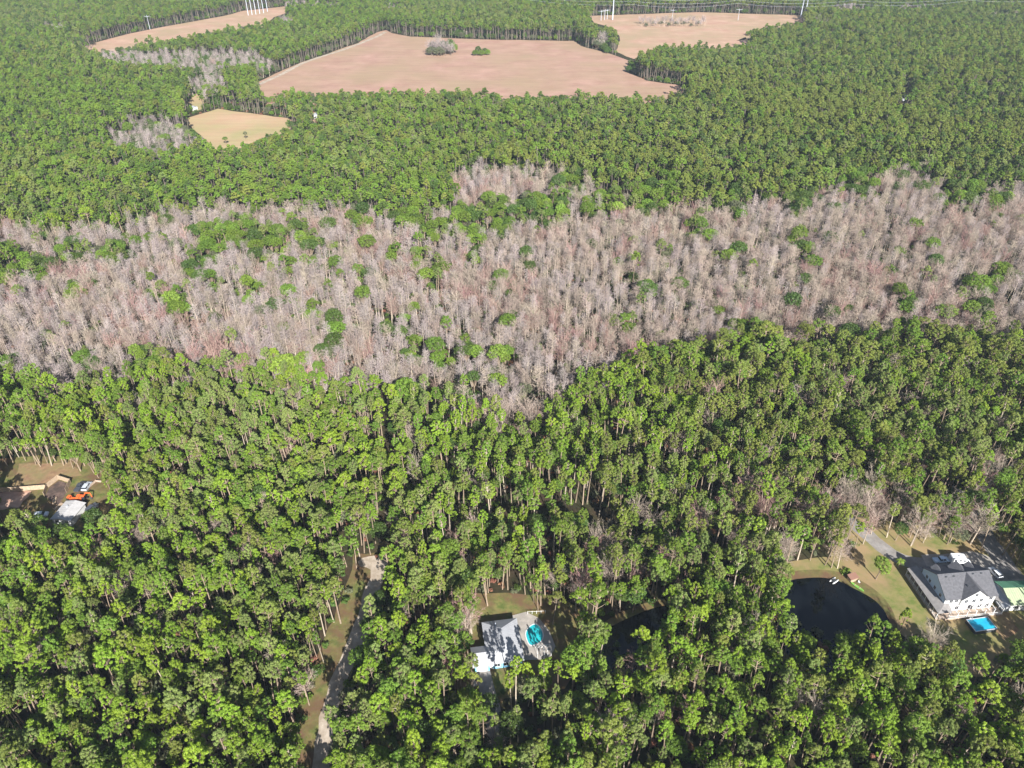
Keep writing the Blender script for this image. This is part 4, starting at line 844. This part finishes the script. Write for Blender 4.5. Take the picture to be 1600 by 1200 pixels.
def hframe(x, y, h, label, w_=8):
    o = thing('transmission_tower', label, 'pylon', (*G(x, y), 0), 0, 'steel pylons on the far corridor')
    for s_ in (-1, 1):
        B = MB(); B.tube([(s_*w_*.5, -1.5, 0), (s_*w_*.42, 0, h)], [.35, .25], 6); B.tube([(s_*w_*.5, 1.5, 0), (s_*w_*.42, 0, h)], [.35, .25], 6); B.obj('leg', STEEL, o)
        B = MB(); [B.tube([(s_*w_*(.5-.08*z/h), -1.5*(1-z/h), z), (s_*w_*(.5-.08*(z+3)/h), 1.5*(1-(z+3)/h), z+3)], [.1, .1], 4) for z in range(2, int(h)-4, 3)]; B.obj('bracing', STEEL, o)
    B = MB(); B.tube([(-w_*1.2, 0, h-1), (w_*1.2, 0, h-1)], [.3, .3], 6); B.obj('crossarm', STEEL, o)
    for s_ in (-1.15, 0, 1.15): B = MB(); B.tube([(s_*w_, 0, h-1.2), (s_*w_, 0, h-3.6)], [.12, .12], 6); B.obj('insulator', DARKP, o)
    return o
hframe(1254, 28, 38, 'two-legged steel pylon at the right tip of the far right field', 6); hframe(1572, 13, 36, 'left of the two steel pylons near the top right corner', 4); hframe(1584, 13.5, 36, 'right of the two steel pylons near the top right corner', 4)
def cable(label, pts, sag):
    B = MB()
    for a, b in zip(pts[:-1], pts[1:]):
        a, b = Vector(a), Vector(b); q = [a.lerp(b, t/12)-Vector((0, 0, sag*4*(t/12)*(1-t/12))) for t in range(13)]; B.tube(q, [.07]*13, 4, cap=False)
    o = B.obj('power_cable', STEEL); return tag(o, label, 'cable', 'power cables across the far fields')
xs_ = [(-420, 1200), (-150, 1190), (0, 1180), (158, 1115), (300, 1125), (450, 1120), (620, 1150), (820, 1190)]
for k, (z, nm) in enumerate(((22, 'lowest'), (26, 'second lowest'), (30, 'second highest'), (34, 'highest'))): cable('%s of the four thin grey cables strung across the top of the photo' % nm, [(a, b, z) for a, b in xs_], 4)

# ---- far buildings
def shed(label, x, y, w_, l_, h, rot, roof, wall, cat='shed'):
    o = thing('shed', label, cat, (*G(x, y), 0), rot); B = MB(); B.box(-w_/2, w_/2, -l_/2, l_/2, 0, h); B.obj('wall', wall, o)
    B = MB(); B.slab([(-w_/2-.3, -l_/2-.3, h), (w_/2+.3, -l_/2-.3, h), (w_/2+.3, 0, h+w_*.15), (-w_/2-.3, 0, h+w_*.15)], .12); B.slab([(-w_/2-.3, 0, h+w_*.15), (w_/2+.3, 0, h+w_*.15), (w_/2+.3, l_/2+.3, h), (-w_/2-.3, l_/2+.3, h)], .12); B.obj('roof', roof, o)
    B = MB(); B.box(-.6, .6, -l_/2-.05, -l_/2, 0, 2.1); B.obj('door', DARKP, o); return o
shed('small white shed at the right tip of the tan pasture', 493, 184, 4.5, 6, 3.2, .3, WROOF, WHITE); shed('small pale shed in the scrub above the tan pasture', 303, 172, 4.5, 5, 2.8, -.5, WROOF, WHITE)
shed('white roofed shed in a small gap of the pines at the upper right', 1414, 154, 5, 3.6, 2.6, 0, WROOF, WHITE); shed('long white shed just below another one in the upper right gap', 1413, 158, 6, 2.6, 2.3, .1, WROOF, GREYW)

# ---- trees that stand apart
def solo(kind, v, px, py, s, label, group=None, rot=None):
    X_, Y_ = G(px, py); return place_tree(kind, v, X_, Y_, rot if rot is not None else random.uniform(0, 6), s, label, group)
for k, (a, b, kd_) in enumerate(((672, 85, 'bare_low'), (677, 81, 'low_dark'), (680, 86, 'bare_low'), (686, 79, 'bare_low'), (688, 87, 'low_dull'), (694, 81, 'low_dull'), (696, 87, 'bare_low'), (702, 84, 'low_dark'), (704, 79, 'low_dark'), (709, 83, 'low_mid'), (690, 83, 'bare_low'), (698, 79, 'low_dull'), (683, 83, 'bare_low'), (675, 87, 'low_dull'), (705, 87, 'bare_low'))):
    solo(kd_, k % 2, a, b, 1.3, 'tree of the round mixed clump standing alone in the big reddish field', 'round tree clump in the big field')
for k in range(44):
    a, b = 1000+k*2.35, 37.5+3*math.sin(k*2.1)+(k % 3)*1.5; kd_ = ('bare_low', 'bare_grey', 'bare_low', 'bare_tan', 'low_dull')[k % 5]
    solo(kd_, k % 2, a, b, .82 if kd_ != 'low_dull' else .5, ('grey-green bush' if kd_ == 'low_dull' else 'tan leafless tree' if kd_ == 'bare_tan' else 'low leafless tree' if kd_ == 'bare_low' else 'grey leafless tree')+' of the long grey thicket in the far right field', 'grey thicket in the far right field')
for k, (a, b) in enumerate(((743, 87), (748, 85), (753, 87), (758, 85), (762, 86))): solo(('low_mid', 'low_dark')[k % 2], k % 2, a, b, .85, 'tree of the small green clump in the big field right of the round clump', 'small green clump in the big field')
solo('oak_mid', 0, 354, 226, .5, 'single small tree at the near edge of the tan pasture'); solo('oak_dull', 1, 384, 218, .5, 'thin grey-green tree at the near right edge of the tan pasture')
solo('oak_dull', 0, 318, 143, 1, 'round grey-green tree above the tan pasture')
solo('bare_round', 1, 732, 1008, 1.0, 'broad leafless tree with pale forked trunk left of the pale metal roof', rot=1); solo('bare_rose', 1, 737, 990, 1.15, 'reddish round leafless tree behind the pale forked one by the house', rot=2)
solo('oak_dark', 1, 728, 1030, .75, 'dense dark green tree hugging the garage wall'); solo('bare_rose', 0, 706, 1062, .8, 'small pinkish leafless tree left of the grey driveway')
solo('bare_round', 0, 1516, 850, 1.05, 'large round tan leafless tree beside the drive behind the large house'); solo('bare_round', 1, 1442, 1034, .9, 'wide pinkish leafless tree on the lawn below the large house'); solo('bare_grey', 0, 1462, 1042, .8, 'small grey leafless tree at the lawn corner near the blue pool')
solo('oak_lime', 0, 1368, 905, .75, 'bright green round tree between the larger pond and the lawn'); solo('oak_lime', 1, 447, 610, 1.35, 'broad tree coloured lime for the bright antisolar spot at the leafless belt')  # belt tree: lime colour stands in for the glow opposite the sun
for k, (a, b) in enumerate(((742, 1130), (806, 1100), (828, 1096), (850, 1092), (872, 1090), (800, 1118), (893, 1092))): solo(('pine_vivid', 'slim_vivid')[k % 2], k % 2, a, b, 1.0, '%s of the pines whose crowns overlap the front of the pale roofed house' % ('leftmost', 'second', 'third', 'fourth', 'fifth', 'lowest', 'rightmost')[k], 'pines in front of the middle house')
for k, (a, b) in enumerate(((1400, 1000), (1422, 1050), (1482, 1062), (1505, 1075), (1545, 1060), (1580, 1055), (1612, 1040), (1560, 1085))): solo(('pine_vivid', 'oak_mid', 'pine_olive', 'slim_mid')[k % 4], k % 2, a, b, .85, '%s tree of the loose group around the blue pool, counted from the left' % ('first', 'second', 'third', 'fourth', 'fifth', 'sixth', 'last', 'lowest')[k], 'trees around the blue pool')
# ------------------------------------------------------------------ air
hz = MB(); hz.box(-1500, 1500, -120, 1900, -1, 190)
mh = bpy.data.materials.new('haze'); mh.use_nodes = True; nh = mh.node_tree; nh.nodes.clear()
pv = nh.nodes.new("ShaderNodeVolumePrincipled"); pv.inputs["Density"].default_value = .000065; pv.inputs["Color"].default_value = (.68, .82, 1, 1); pv.inputs["Anisotropy"].default_value = .0
oh = nh.nodes.new("ShaderNodeOutputMaterial"); nh.links.new(pv.outputs[0], oh.inputs["Volume"])
tag(hz.obj('haze', mh), kind='stuff')
